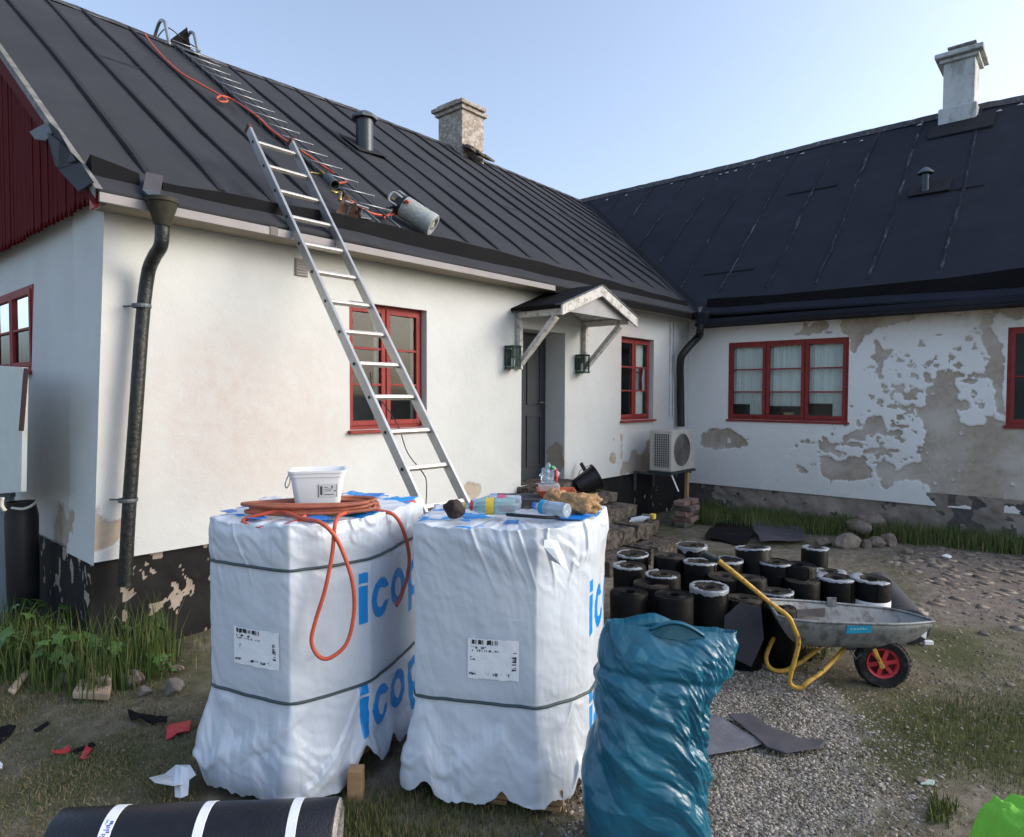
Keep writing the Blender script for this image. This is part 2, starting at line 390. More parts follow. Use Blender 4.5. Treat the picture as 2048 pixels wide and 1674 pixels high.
GREEN_P = [[gxy(*p) for p in q] for q in ([(1395,1045),(1640,1062),(1820,1080),(2300,1120),(2300,1040),(1395,1000)],
    [(1740,1400),(2048,1380),(2300,1450),(2100,1540),(1800,1600),(1720,1500)], [(1830,1250),(1990,1260),(1980,1330),(1850,1310)],
    [(-300,1260),(330,1260),(360,1370),(-300,1400)], [(690,1590),(830,1590),(800,1674),(660,1800)], [(80,1480),(330,1470),(360,1580),(100,1580)])]
NEAR = (GX > -2.5) & (GX < 13) & (GY > -3.2) & (GY < 7.5)
mg = mask_xy(GX, GY, [GRAVEL_P], .3, 9, .5)*NEAR; mc = mask_xy(GX, GY, [COBBLE_P], .25, 11, .4)*NEAR; mgr = mask_xy(GX, GY, GREEN_P, .3, 13, .7)*NEAR
ni, nj = GX.shape; idx = np.arange(ni*nj).reshape(ni, nj)
Fq = np.stack([idx[:-1,:-1], idx[1:,:-1], idx[1:,1:], idx[:-1,1:]], -1).reshape(-1, 4)
gm = fast_mesh('ground', np.stack([GX, GY, GZ], -1).reshape(-1, 3), Fq)
fattr(gm, 'gravel', mg); fattr(gm, 'cobble', mc); fattr(gm, 'green', mgr); gm.shade_smooth()
GROUND, n = new_mat('ground_soil', .95, .15)
ga, ca, gr = n.attr('gravel'), n.attr('cobble'), n.attr('green')
big = n.tex(1.3, 5); mid = n.tex(11, 6, .7); fin = n.tex(95, 5, .75); tiny = n.tex(230, 3, .7)
soil = n.ramp(mid, [(.3, (.10,.083,.062)), (.5, (.20,.172,.13)), (.7, (.30,.265,.21))])
moss = n.ramp(fin, [(.3, (.035,.045,.015)), (.7, (.11,.115,.045))])
soil = n.mix(n.ramp(big, [(.45, (0,0,0)), (.62, (.7,.7,.7))]), soil, moss)
grav = n.ramp(fin, [(.32, (.11,.10,.085)), (.5, (.24,.22,.195)), (.68, (.40,.37,.335))])
cob = n.ramp(mid, [(.3, (.13,.105,.085)), (.7, (.27,.23,.20))])
c = n.mix(gr, soil, moss); c = n.mix(ca, c, cob)
ge = n.math('ADD', ga, n.math('MULTIPLY', n.math('SUBTRACT', mid, .5), .9), True)
ge = n.ramp(ge, [(.35, (0,0,0)), (.65, (1,1,1))])
c = n.mix(ge, c, grav); n.base(c)
n.bump(n.math('ADD', n.math('MULTIPLY', fin, .6), n.math('MULTIPLY', mid, .6)), .8, .02)
go = link_mesh('ground', gm, None, GROUND); tag(go, kind='structure')

# ================================================================== wall sheets
def wall_sheet(name, parent, m, u0, u1, z0, z1, cell, pos, holes=(), peel=(), stain_shade=(), soft=2, noise_amp=.5, peel_fn=None, stain_fn=None, depth=.007, seed=1):
    us = np.linspace(u0, u1, max(2, int((u1-u0)/cell)+1)); zs = np.linspace(z0, z1, max(2, int((z1-z0)/cell)+1))
    for h in holes:
        for v in h[:2]: us[np.argmin(abs(us-v))] = v
        for v in h[2:]: zs[np.argmin(abs(zs-v))] = v
    U, Zz = np.meshgrid(us, zs, indexing='ij')
    soft = soft
    pk = np.zeros(U.shape)
    for P in peel: pk = np.maximum(pk, pip(U, Zz, P).astype(float))
    pk = blur(pk, soft) + noise_amp*(fbm(U*16+9, Zz*16+9, seed, 5)-.5)*2*np.clip(blur(pk, soft*8)*6, 0, 1)
    if peel_fn is not None: pk = np.maximum(pk, peel_fn(U, Zz))
    pk = np.clip(pk, 0, 1)
    st = np.zeros(U.shape)
    for P in stain_shade: st = np.maximum(st, pip(U, Zz, P).astype(float))
    if len(stain_shade): st = blur(st, 14)
    if stain_fn is not None: st = np.maximum(st, stain_fn(U, Zz))
    off = -depth*sstep(.42, .58, pk) + .006*(fbm(U*2+5, Zz*2+5, seed+7, 3)-.5)
    V = pos(U, Zz, off); o0 = org_of(parent)
    V = V.reshape(-1, 3)-np.array(o0)
    a, b = U.shape; idx = np.arange(a*b).reshape(a, b)
    Fq = np.stack([idx[:-1,:-1], idx[1:,:-1], idx[1:,1:], idx[:-1,1:]], -1)
    uc = (us[:-1]+us[1:])/2; zc = (zs[:-1]+zs[1:])/2; keep = np.ones((a-1, b-1), bool)
    for h in holes: keep &= ~(((uc > h[0]) & (uc < h[1]))[:, None] & ((zc > h[2]) & (zc < h[3]))[None, :])
    me = fast_mesh(name, V, Fq[keep]); fattr(me, 'peel', pk); fattr(me, 'stain_shade', np.clip(st, 0, 1)); me.shade_smooth()
    return link_mesh(name, me, parent, m)

WALLY = 4.69; WINGX = 9.45; HB = .63; WB = .50
house = thing('farmhouse', (1.4, 4.69, 0), 'long low white plastered farmhouse with a dark felt roof and a red boarded gable', 'house')
wing = thing('farmhouse_wing', (9.45, 4.69, 0), 'wing of the farmhouse at right with peeling plaster and a tall white chimney', 'house wing')
def xz(pts): return [(lambda p: (p.x, p.z))(on_y(*p, WALLY)) for p in pts]
def yz(pts): return [(lambda p: (p.y, p.z))(on_x(1400+a/3.1, 560+b/3.1, WINGX)) for a, b in pts]
def cornerx(z): return 1.48-.12*(1-np.clip(z/2.8, 0, 1))
def pos_main(U, Z, off):
    t = np.clip((U-1.48)/.6, 0, 1)
    return np.stack([U+(cornerx(Z)-1.48)*(1-t), WALLY-off, Z], -1)
W1 = (3.295, 4.15, 1.39, 2.475); W2 = (7.53, 8.385, 1.36, 2.47); DR = (5.51, 6.30, .70, 2.42)
peel_main = [xz(p) for p in (
    [(180,1000),(200,1003),(225,1018),(234,1045),(270,1035),(283,1045),(278,1072),(235,1090),(200,1098),(185,1060)],
    [(925,972),(945,962),(963,970),(962,990),(945,1000),(930,992)],
    [(1241,863),(1245,863),(1245,922),(1241,922)],
    [(1241,953),(1244,925),(1258,928),(1263,900),(1270,897),(1277,913),(1286,910),(1295,880),(1310,880),(1312,945),(1300,948),(1295,956),(1263,956),(1261,944),(1249,950)],
    [(1218,913),(1230,900),(1233,925),(1221,931)], [(1224,872),(1232,882),(1226,890)], [(1195,862),(1201,868),(1197,872)])]
stain_shade_main = [xz(p) for p in ([(350,690),(440,630),(520,660),(590,800),(640,940),(560,1000),(330,1000),(310,820)], [(590,640),(640,620),(700,900),(620,930)], [(1200,600),(1260,600),(1340,850),(1240,870)],[(225,560),(258,560),(215,1000),(185,990)])]  # last outline paints the downpipe's soft shadow to its left; the rest are stains
wall_sheet('wall', house, WHITE_PL, 1.48, 9.45, HB, 2.86, .015, pos_main, (W1, W2, DR), peel_main, stain_shade_main, seed=3)
def tar_peel(U, Z):
    s = fbm(U*17+3*fbm(U*3, Z*3, 5, 2), Z*8, 21, 5)+.22*(fbm(U*1.7+4, Z*1.7, 27, 3)-.5); top = sstep(.25, .62, Z); lane = np.exp(-((Z-(.30+.22*(U-1.9)))/.05)**2)*(U < 3.2)
    c = sstep(.60, .66, s+.06*top*(U < 2.0)+.14*lane-.115)
    return c*.9
wall_sheet('plinth', house, TAR_PL, 1.40, 9.45, -.12, HB+.02, .016, lambda U, Z, off: np.stack([U-.05+.06*np.clip(Z, 0, 1), WALLY+.04-off-.02*(1-Z/.65)-.035*(fbm(U*7, Z*7, 71, 4)-.3), Z], -1), peel_fn=tar_peel, depth=.004, seed=5)
# gable
def gy_(pts): return [(lambda p: (p.y, p.z))(on_x(*p, 1.46)) for p in pts]
_a, _b = on_x(62, 568, 1.484), on_x(45, 738, 1.484)
GW = (_a.y-.02, _a.y+1.25, _b.z-.02, _a.z)
def pos_gab(U, Z, off):
    edge = 5.27+.02*np.sin(Z*5)+.02*(Z-1.5)
    pil = .03*(1-sstep(edge-.006, edge+.006, U))
    return np.stack([cornerx(Z)+.03-pil-off*1.0, U, Z], -1)
peel_gab = [gy_(p) for p in ([(120,1055),(128,1005),(136,1000),(140,1040),(165,1015),(171,1030),(160,1080),(140,1095),(122,1100)],)]
stain_gab = [gy_(p) for p in ([(62,760),(110,700),(120,960),(100,1080),(50,1100),(55,900)],)]
crack = lambda U, Z: .95*np.exp(-((U-(5.285+.02*np.sin(Z*5)+.02*(Z-1.5)+.03*(fbm(Z*4, U*0, 3, 3)-.5)))/.013)**2)*(Z > .7)*sstep(.35, .5, fbm(Z*3, U*0+5, 7, 2))
wall_sheet('gable_wall', house, WHITE_PL, 4.69, 8.6, HB-.02, 3.0, .02, pos_gab, (GW,), peel_gab, stain_gab, peel_fn=crack, stain_fn=lambda U, Z: .40*(U > 5.28)*sstep(2.2, 1.0, Z), seed=8)
wall_sheet('gable_plinth', house, TAR_PL, 4.725, 8.6, -.12, HB, .02, lambda U, Z, off: np.stack([1.395-off-.02*(1-Z/.65), U, Z], -1), peel_fn=lambda U, Z: .9*sstep(.55, .62, fbm(U*15+3*fbm(U*3, Z*3, 6, 2), Z*8, 31, 5)+.14*sstep(.35, .6, Z)-.13), depth=.004, seed=6)
b = MB(); b.box((1.47, 8.6, -.1), (1.75, 13.7, 3.0)); b.box((1.75, 13.5, -.1), (12.5, 13.7, 3.0)); b.box((12.5, 9.3, -.1), (12.7, 13.7, 3.0)); b.build('rear_wall', WHITE_PL, house)
b = MB(); b.prism([(1.6, 4.7, 2.95), (1.6, 13.66, 2.95), (1.6, 9.18, 6.05)], (.15, 0, 0)); b.build('gable_infill', WHITE_PL, house)
# reveals
def reveal(h, plane, wing_=False):
    u0, u1, z0, z1 = h; b = MB(); d = .34 if h is DR else (.09 if not wing_ else .05)
    def P(u, t, z): return (u, plane+t, z) if not wing_ else (plane+t, u, z)
    s = .001
    b.add([P(u1-s, -s, z0), P(u1-s, d, z0), P(u1-s, d, z1), P(u1-s, -s, z1)], [(0,1,2,3)])
    b.add([P(u0+s, -s, z0), P(u0+s, d, z0), P(u0+s, d, z1), P(u0+s, -s, z1)], [(3,2,1,0)])
    b.add([P(u0, -s, z1-s), P(u1, -s, z1-s), P(u1, d, z1-s), P(u0, d, z1-s)], [(0,1,2,3)])
    b.add([P(u0, -s, z0+s), P(u1, -s, z0+s), P(u1, d, z0+s), P(u0, d, z0+s)], [(3,2,1,0)])
    return b
for h in (W1, W2): reveal(h, WALLY).build('reveal', WHITE_PL, house)
wall_sheet('reveal', house, WHITE_PL, 4.689, 5.02, .70, 2.42, .015, lambda U, Z, off: np.stack([6.299+off*0-off*.5, U, Z], -1), peel=[[(4.70,.86),(4.72,1.08),(4.83,1.13),(4.95,1.05),(4.96,.90),(4.88,.80),(4.76,.80)]], seed=12)
b = MB(); b.box((5.505, 4.70, .7), (5.511, 5.02, 2.42)); b.box((5.51, 4.70, 2.415), (6.3, 5.02, 2.421)); b.build('reveal', WHITE_PL, house)

def window(parent, O, U, N, w, h, ncas, nrow, fr=.055, curtain=None, deep=.7, clutter=False, sillp=.05):
    O = Vector(O); U = Vector(U); N = Vector(N); Zv = Vector((0, 0, 1))
    def bar(b, u0, u1, z0, z1, n0, n1): b.obox(O+U*((u0+u1)/2)+Zv*((z0+z1)/2)+N*((n0+n1)/2), U*((u1-u0)/2), N*((n1-n0)/2), Zv*((z1-z0)/2))
    b = MB(); t = .04
    bar(b, 0, t, 0, h, -.03, .012); bar(b, w-t, w, 0, h, -.03, .012); bar(b, t, w-t, h-t, h, -.03, .0115); bar(b, t, w-t, 0, t, -.03, .0115)
    cw = (w-2*t-.03*(ncas-1))/ncas
    for i in range(1, ncas): bar(b, t+i*cw+(i-1)*.03, t+i*cw+i*.03, t, h-t, -.03, .011)
    win = b.build('window', RED, parent, bevel=.003)
    for i in range(ncas):
        x0 = t+i*(cw+.03)-.008; x1 = x0+cw+.016; z0 = t-.008; z1 = h-t+.008; s = fr-.012
        b = MB(); bar(b, x0, x0+s, z0, z1, -.01, .026); bar(b, x1-s, x1, z0, z1, -.01, .026); bar(b, x0+s, x1-s, z0, z0+s, -.01, .0255); bar(b, x0+s, x1-s, z1-s, z1, -.01, .0255)
        b.build('casement', RED, win, bevel=.003)
        ph = (z1-z0-2*s)/nrow
        for k in range(nrow):
            g = MB(); g.add([O+U*(x0+s)+Zv*(z0+s+k*ph)+N*.004, O+U*(x1-s)+Zv*(z0+s+k*ph)+N*.004, O+U*(x1-s)+Zv*(z0+s+(k+1)*ph)+N*.004, O+U*(x0+s)+Zv*(z0+s+(k+1)*ph)+N*.004], [(0,1,2,3)])
            g.build('pane', GLASS, win)
            if k:
                mb = MB(); bar(mb, x0+s, x1-s, z0+s+k*ph-.010, z0+s+k*ph+.010, -.005, .022); mb.build('glazing_bar', RED, win, bevel=.002)
    b = MB(); b.obox(O+U*(w/2)+Zv*(-.012)+N*(sillp/2+.01), U*(w/2+.02), N*(sillp/2+.02)+Zv*(-.006), Zv*.012); b.build('sill', RED, win, bevel=.003)
    # the room behind
    b = MB(); e = .02
    c = [O+U*a+Zv*z-N*n_ for n_ in (.035, deep) for (a, z) in ((-e, -e), (w+e, -e), (w+e, h+e), (-e, h+e))]
    b.add(c, [(4,5,6,7), (0,1,5,4), (1,2,6,5), (2,3,7,6), (3,0,4,7)]); b.build('room_interior', INTER, win)
    if curtain:
        for (a0, a1, zb) in curtain:
            b = MB(); nn = 40; vs = []
            for k in range(nn+1):
                u = a0+(a1-a0)*k/nn; d = .055+.010*math.sin(k*1.9)+.006*math.sin(k*.7)
                vs += [O+U*u+Zv*zb-N*d, O+U*u+Zv*(h-.01)-N*d]
            b.add(vs, [(2*k, 2*k+2, 2*k+3, 2*k+1) for k in range(nn)]); b.build('curtain', CURT, win, smooth=True)
    return win
window(house, (W1[0], WALLY+.085, W1[2]), (1,0,0), (0,-1,0), W1[1]-W1[0], W1[3]-W1[2], 2, 3, curtain=[(.36,.41,0),(.78,.84,0)], sillp=.10)
window(house, (W2[0], WALLY+.085, W2[2]), (1,0,0), (0,-1,0), W2[1]-W2[0], W2[3]-W2[2], 2, 3, curtain=[(.02,.16,0),(.45,.8,0)], sillp=.10)
window(house, (1.50, GW[1], GW[2]), (0,-1,0), (-1,0,0), GW[1]-GW[0], GW[3]-GW[2], 2, 2, curtain=[(1.02,1.12,0)])
# door
door = MB().box((5.512, 4.98, .70), (6.298, 5.02, 2.42)).build('door', DOORM, house)
b = MB()
for (x0, x1, z0, z1) in ((5.60,5.85,.85,1.45), (5.94,6.2,.85,1.45), (5.60,5.85,1.58,2.3), (5.94,6.2,1.58,2.3)):
    for q in ((x0, x0+.02, z0, z1), (x1-.02, x1, z0, z1), (x0+.02, x1-.02, z0, z0+.02), (x0+.02, x1-.02, z1-.02, z1)): b.box((q[0], 4.966, q[2]), (q[1], 4.98, q[3]))
b.build('panel_moulding', DOORM, door)
b = MB(); b.tube([(6.22, 4.975, 1.6), (6.22, 4.93, 1.6), (6.12, 4.93, 1.6)], .01); b.build('handle', ZINC, door, smooth=True)
# air grille
b = MB()
for k in range(6): b.box((2.80, 4.672, 2.615+k*.021), (2.90, 4.686, 2.627+k*.021))
b.box((2.795, 4.682, 2.61), (2.905, 4.6895, 2.745)); b.build('air_grille', FASCIA, house)

# ------------------------------------------------------------------ main roof
YR = 9.18; XRW = 12.966
def dz_r(x): return np.interp(x, [1.4, 4.5, 6.5, 8.5, 9.8, 12.8], [-.07, -.07, 0., .01, -.03, -.075])
def rz(x, y):
    t = (y-4.44)/(YR-4.44); return 2.90+.72*(y-4.44)+dz_r(x)*t
def valley_x(y): return 9.15+(.06+.72*(y-4.44))/.91
nt_, nx_ = 120, 260
T = np.linspace(0, 1, nt_)[:, None]; S = np.linspace(0, 1, nx_)[None, :]
Y = 4.44+(YR-4.44)*T+0*S; X = 1.36+(valley_x(Y)-1.36)*S
Zr = rz(X, Y)+.030*(fbm(X*1.5+3, Y*1.5+3, 17, 4)-.5)*np.clip(S*20, 0, 1)
idx = np.arange(nt_*nx_).reshape(nt_, nx_)
me = fast_mesh('roof', np.stack([X, Y, Zr], -1).reshape(-1, 3)-np.array(ORG[house]), np.stack([idx[:-1,:-1], idx[:-1,1:], idx[1:,1:], idx[1:,:-1]], -1).reshape(-1, 4)); me.shade_smooth()
roof = link_mesh('roof', me, house, FELT); sm = roof.modifiers.new('s', 'SOLIDIFY'); sm.thickness = .045; sm.offset = -1
b = MB(); b.add([(1.36, YR+.01, 6.235), (16.5, YR+.01, 6.235), (16.5, 13.95, 2.8), (1.36, 13.95, 2.8)], [(0,1,2,3)]); b.build('rear_roof', FELT, house)
def strip(fn, y0, y1, w, hgt, n_=26, taper=True, jit=.004):
    b = MB(); vs = []
    for k in range(n_+1):
        y = y0+(y1-y0)*k/n_; hh = hgt*(1 if not taper else min(1, .25+k*.5)); j = (random.random()-.5)*jit
        c = fn(y); u = Vector(c[1])
        vs += [Vector(c[0])-u*(w/2)+u*j, Vector(c[0])-u*(w*.32)+u*j+Vector((0,0,hh)), Vector(c[0])+u*(w*.32)+u*j+Vector((0,0,hh)), Vector(c[0])+u*(w/2)+u*j]
    b.add(vs, [(4*k+i, 4*k+i+1, 4*k+i+5, 4*k+i+4) for k in range(n_) for i in range(3)]); return b
seams = [1.80, 2.28, 2.70, 3.20, 3.72, 4.45, 4.98, 5.48, 6.0, 6.57, 7.2, 7.77, 8.32, 8.88, 9.42, 9.96, 10.5, 11.02, 11.5, 11.95, 12.38]
for i, sx in enumerate(seams):
    y0 = 4.80 if sx < 3 else 4.98
    yv = 4.44+((sx-9.15)*.91-.06)/.72+.04
    y0 = max(y0, yv)
    if y0 > YR-.3: continue
    wd = .055
    sf = strip(lambda y, sx=sx: ((sx+.012*math.sin(y*1.7+sx*5), y, float(rz(sx, y))+.006), (1, 0, 0)), y0, YR-.02, wd, .026)
    sf.build('seam', FELT_DK, roof)
for (x0, x1, y) in ((4.85, 5.35, 7.02), (7.30, 7.85, 6.6), (8.35, 8.85, 6.1), (2.3, 2.7, 7.4), (9.5, 9.95, 7.3), (6.05, 6.5, 8.2)):
    b = MB(); z = float(rz(x0, y)); b.add([(x0, y, z+.012), (x1, y-.01, z+.014), (x1, y-.025, z-.003), (x0, y-.015, z-.003)], [(0,1,2,3)]); b.build('lap', FELT_DK, roof)
# ridge capping
b = MB(); vs = []; NN = 90
for k in range(NN+1):
    x = 1.36+(XRW-1.36)*k/NN; z = float(rz(x, YR)); j = random.random()
    vs += [(x, YR-.13-.02*j, z-.13*.72+.014), (x, YR, z+.024+.01*random.random()), (x, YR+.13, z-.09)]
b.add(vs, [(3*k+i, 3*k+i+1, 3*k+i+4, 3*k+i+3) for k in range(NN) for i in range(2)])
RIDGE = felt_mat('ridge_felt', (.02,.02,.024), (.05,.05,.055), .8); b.build('ridge_cap', RIDGE, roof)
# upstand guiding the rain to the outlet
UX = [1.39, 1.62, 1.82, 2.2, 2.56, 3.25, 4.1, 4.67, 6.7, 8.15, 9.28]; UZ = [3.143, 3.10, 3.075, 3.10, 3.115, 3.15, 3.155, 3.165, 3.144, 3.109, 3.095]
def upst(x0, x1, n_=70):
    b = MB(); vs = []
    for k in range(n_+1):
        x = x0+(x1-x0)*k/n_; z = float(np.interp(x, UX, UZ))+.004*math.sin(x*9); zb = float(rz(x, 4.60))
        vs += [(x, 4.60, zb-.02), (x, 4.615, z-.006), (x, 4.63, z), (x, 4.65, z-.008), (x, 4.72, float(rz(x, 4.72))+.004)]
    b.add(vs, [(5*k+i, 5*k+i+1, 5*k+i+6, 5*k+i+5) for k in range(n_) for i in range(4)]+[(0,1,2,3,4), tuple(5*n_+i for i in (4,3,2,1,0))]); return b
upst(1.39, 1.66, 10).build('upstand', FELT_BLK, roof); upst(1.80, 9.24).build('upstand', FELT_BLK, roof)
b = MB(); b.box((1.37, 4.415, 2.815), (5.75, 4.44, 2.872)); b.build('fascia', FASCIA, house, bevel=.003)
b = MB(); b.box((5.752, 4.42, 2.80), (9.19, 4.445, 2.872)); b.build('fascia', FELT_BLK, house)
b = MB(); b.box((2.44, 4.409, 2.815), (2.50, 4.4149, 2.875)); b.build('fascia_joint', BLACK_PL, house)
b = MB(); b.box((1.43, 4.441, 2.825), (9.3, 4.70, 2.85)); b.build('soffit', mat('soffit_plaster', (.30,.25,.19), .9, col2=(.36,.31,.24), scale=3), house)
# verge strip, barge board
b = MB(); vs = []
for k in range(41):
    y = 4.40+(YR-4.40)*k/40; z = float(rz(1.36, y)); vs += [(1.345, y, z-.05), (1.345, y, z+.012), (1.385, y, z+.014)]
b.add(vs, [(3*k+i, 3*k+i+1, 3*k+i+4, 3*k+i+3) for k in range(40) for i in range(2)]); b.build('verge_strip', mat('verge_trim', (.09,.09,.085), .8, col2=(.26,.25,.23), scale=9), roof)
b = MB(); b.prism([(1.352, 4.45, 2.79), (1.352, 4.45, float(rz(1.36, 4.45))-.05), (1.352, YR, float(rz(1.36, YR))-.05), (1.352, YR, float(rz(1.36, YR))-.26)], (.022, 0, 0)); b.build('barge_board', mat('barge_paint', (.10,.008,.009), .85, var=.15, spec=.15), house)
# red gable boards, each on its own with a pointed foot
y = 4.47
while y < 13.6:
    w = .088+.006*random.random(); ztop = (2.9+.72*(y+w/2-4.44)-.16) if y < 9.1 else 6.1-.72*(y-9.18)-.1
    zb = 2.845+.006*(y-4.5)+.012*random.random(); off = .006*random.random()
    if ztop > zb+.05:
        b = MB(); zl = min(ztop, ztop); b.prism([(1.392-off, y, zb+.05), (1.392-off, y+w*.5, zb-.0), (1.392-off, y+w-.006, zb+.05), (1.392-off, y+w-.006, ztop+.05), (1.392-off, y, ztop)], (.022, 0, 0))
        b.build('gable_board', RED_GB, house)
    y += w+.002
b = MB(); b.prism([(1.372, 4.47, 2.80), (1.372, 4.60, 2.80), (1.372, 4.60, 2.95), (1.372, 4.50, 2.93)], (.016, 0, 0)); b.build('orange_board_end', mat('orange_red_paint', (.42,.06,.02), .6), house)
# folded zinc flaps at the eave corner
def flap(pts, nm='zinc_flashing', m=ZINC):
    b = MB(); b.prism(pts, (-.004, -.002, .004)); return b.build(nm, m, house)
def rp(px, py, o=0.03): return on_pl(px, py, (0, -.72, 1), 2.90-.72*4.44+o)
def gp(px, py, x=1.33): return on_x(px, py, x)
FLAPM = mat('felt_flashing', (.022,.026,.032), .8, .0, col2=(.035,.04,.048), scale=8, bump=.3)
flap([gp(60,265), gp(95,246), gp(106,268), gp(92,282), gp(70,279)], m=mat('zinc_pale', (.07,.085,.10), .6, .3))
flap([gp(92,262), gp(100,246), rp(118,262), rp(152,322), gp(112,335,1.34)], m=FLAPM)
flap([gp(95,265,1.32), rp(120,285), rp(150,312), rp(165,328), gp(118,338,1.32)], m=FLAPM)
flap([gp(118,341,1.31), gp(163,327,1.345), gp(188,365,1.345), gp(158,384,1.31)], m=FLAPM)

# ------------------------------------------------------------------ wing
def pos_wing(U, Z, off): return np.stack([WINGX+off*-1.0, U, Z], -1)
WW = (2.43, 4.06, 1.35, 2.465); WR = (-.95, .765, 1.36, 2.48)
peelw = [yz(p) for p in (
 [(870,170),(2300,80),(2300,290),(2009,250),(1900,230),(1830,190),(1760,170),(1500,195),(1400,200),(1330,240),(1200,270),(1080,300),(1000,380),(960,460),(930,440),(925,340),(880,320)],
 [(630,250),(680,290),(740,250),(790,270),(790,310),(850,330),(560,345),(640,310)],
 [(1085,375),(1110,390),(1130,430),(1195,430),(1160,480),(1130,500),(1130,560),(1100,600),(1090,500),(1065,480)], [(1100,585),(1150,605),(1110,620)],
 [(1750,200),(1830,200),(1800,300),(1870,400),(1890,500),(1870,700),(1900,850),(1840,820),(1820,640),(1760,570),(1790,480),(1745,340)],
 [(1460,570),(1550,550),(1580,600),(1600,690),(1570,740),(1660,740),(1650,780),(1580,790),(1610,880),(1680,910),(1780,880),(1770,830),(1830,870),(1900,880),(2300,890),(2300,1400),(2009,1400),(1500,1400),(1420,1310),(1400,1260),(1360,1250),(1300,1240),(1220,1260),(1150,1300),(1110,1250),(1090,1150),(1130,1115),(1190,1140),(1220,1200),(1290,1140),(1370,1120),(1360,1040),(1400,950),(1370,860),(1330,800),(1400,790),(1410,720),(1390,660),(1450,660)],
 [(740,1100),(800,1095),(870,1140),(940,1100),(1000,1100),(1060,1170),(1070,1230),(960,1240),(830,1245),(750,1220)],
 [(1040,850),(1130,850),(1130,900),(1160,950),(1250,930),(1210,970),(1140,975),(1090,930),(1030,960),(1020,1000),(850,970),(1000,930)],
 [(590,1145),(640,1160),(680,1190),(620,1200)], [(0,960),(60,920),(180,920),(260,970),(300,1030),(100,1055),(0,1020)],
 [(1380,570),(1430,580),(1440,630),(1400,640)], [(1260,595),(1320,600),(1290,615)], [(1295,645),(1338,700),(1310,710)], [(1440,458),(1495,470),(1450,492)],
 [(1430,515),(1485,530),(1450,550)], [(1560,408),(1605,430),(1570,445)], [(1175,865),(1225,905),(1190,910)], [(730,990),(760,1000),(850,1030),(820,1070),(740,1060)],
 [(1340,525),(1400,530),(1350,545)], [(1690,670),(1720,710),(1700,715)], [(1700,745),(1730,775),(1710,780)])]
stainw = [yz(p) for p in ([(870,150),(2300,80),(2300,260),(1400,215),(1000,260),(880,250)], [(1850,880),(2300,880),(2300,1300),(1900,1200)], [(1740,150),(1850,150),(1840,420),(1760,400)])]
ledge = lambda U, Z: 0*U
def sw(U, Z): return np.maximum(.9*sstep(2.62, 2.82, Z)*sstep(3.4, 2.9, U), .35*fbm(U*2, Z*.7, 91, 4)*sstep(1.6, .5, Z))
def speck(U, Z):
    reg = np.exp(-((U-1.75)/.55)**2-((Z-1.75)/.42)**2)+.9*np.exp(-((U-2.3)/.7)**2-((Z-1.0)/.28)**2)+.6*np.exp(-((U-1.2)/.3)**2-((Z-1.9)/.6)**2)
    return sstep(.56, .66, fbm(U*13+3, Z*16+3, 131, 4)+.20*np.clip(reg, 0, 1)-.15)*(reg > .12)
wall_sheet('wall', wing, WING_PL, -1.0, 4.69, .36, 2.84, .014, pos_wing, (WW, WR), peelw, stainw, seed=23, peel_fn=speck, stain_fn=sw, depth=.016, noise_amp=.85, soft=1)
def wp(U, Z): return np.maximum(.9*sstep(.5, .62, fbm(U*9, Z*9, 41, 4)+.35*sstep(3.9, 4.4, U)-.17), .9*sstep(1.35, 1.25, U)*sstep(.52, .6, fbm(U*7, Z*7, 43, 4)+.1*sstep(.4, 0, Z)))
wall_sheet('plinth', wing, ROUGH_PL, -1.0, 4.69, -.12, .52, .018, lambda U, Z, off: np.stack([WINGX+.0+.035*sstep(1.35, 1.55, U)+.07*(fbm(U*6, Z*6, 77, 4)-.5)-.01, U, Z], -1), peel_fn=wp, seed=25)
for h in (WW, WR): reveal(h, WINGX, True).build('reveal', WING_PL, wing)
window(wing, (WINGX+.028, WW[1], WW[2]), (0,-1,0), (-1,0,0), WW[1]-WW[0], WW[3]-WW[2], 3, 3, curtain=[(.03,.5,.22),(.56,1.06,.20),(1.12,1.58,.24),(.3,.5,.02),(1.42,1.55,.02)], sillp=.02)
b = MB(); b.lathe([(.0,0),(.055,0),(.07,.11),(.066,.11),(.05,.01)], (WINGX+.14, 3.23, 1.352), n=16); b.box((WINGX+.10, 2.55, 1.352), (WINGX+.2, 2.95, 1.42)); b.build('windowsill_pot', mat('pot_cream', (.55,.42,.22), .6), wing, smooth='auto')
window(wing, (WINGX+.028, WR[1], WR[2]), (0,-1,0), (-1,0,0), WR[1]-WR[0], WR[3]-WR[2], 3, 2, sillp=.02)
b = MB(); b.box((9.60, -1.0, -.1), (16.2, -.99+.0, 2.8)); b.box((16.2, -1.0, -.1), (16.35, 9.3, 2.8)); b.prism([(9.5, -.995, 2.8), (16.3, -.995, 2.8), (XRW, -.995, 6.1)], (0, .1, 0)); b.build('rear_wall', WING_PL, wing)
def wz(x, y): 
    t = (x-9.15)/(XRW-9.15); return 2.84+.91*(x-9.15)+(np.interp(y, [-1, .9, 1.4, 3.8, 5.3, 7.4, 9.2], [-.04, -.03, .0, .01, -.035, -.035, -.035])-0)*t + np.interp(y, [-1, .6, 2.35, 4.3], [-.06, -.05, 0, .03])*(1-t)
nt_, nx_ = 100, 200
T = np.linspace(0, 1, nt_)[:, None]; S = np.linspace(0, 1, nx_)[None, :]
X = 9.15+(XRW-9.15)*T+0*S; Yv = 4.44+((X-9.15)*.91-.06)/.72; Yv = np.maximum(Yv, 4.40); Y = -1.15+(Yv+.12+1.15)*S
Zr = wz(X, Y)-.0+.035*(fbm(X*1.4+3, Y*1.4+3, 57, 4)-.5)
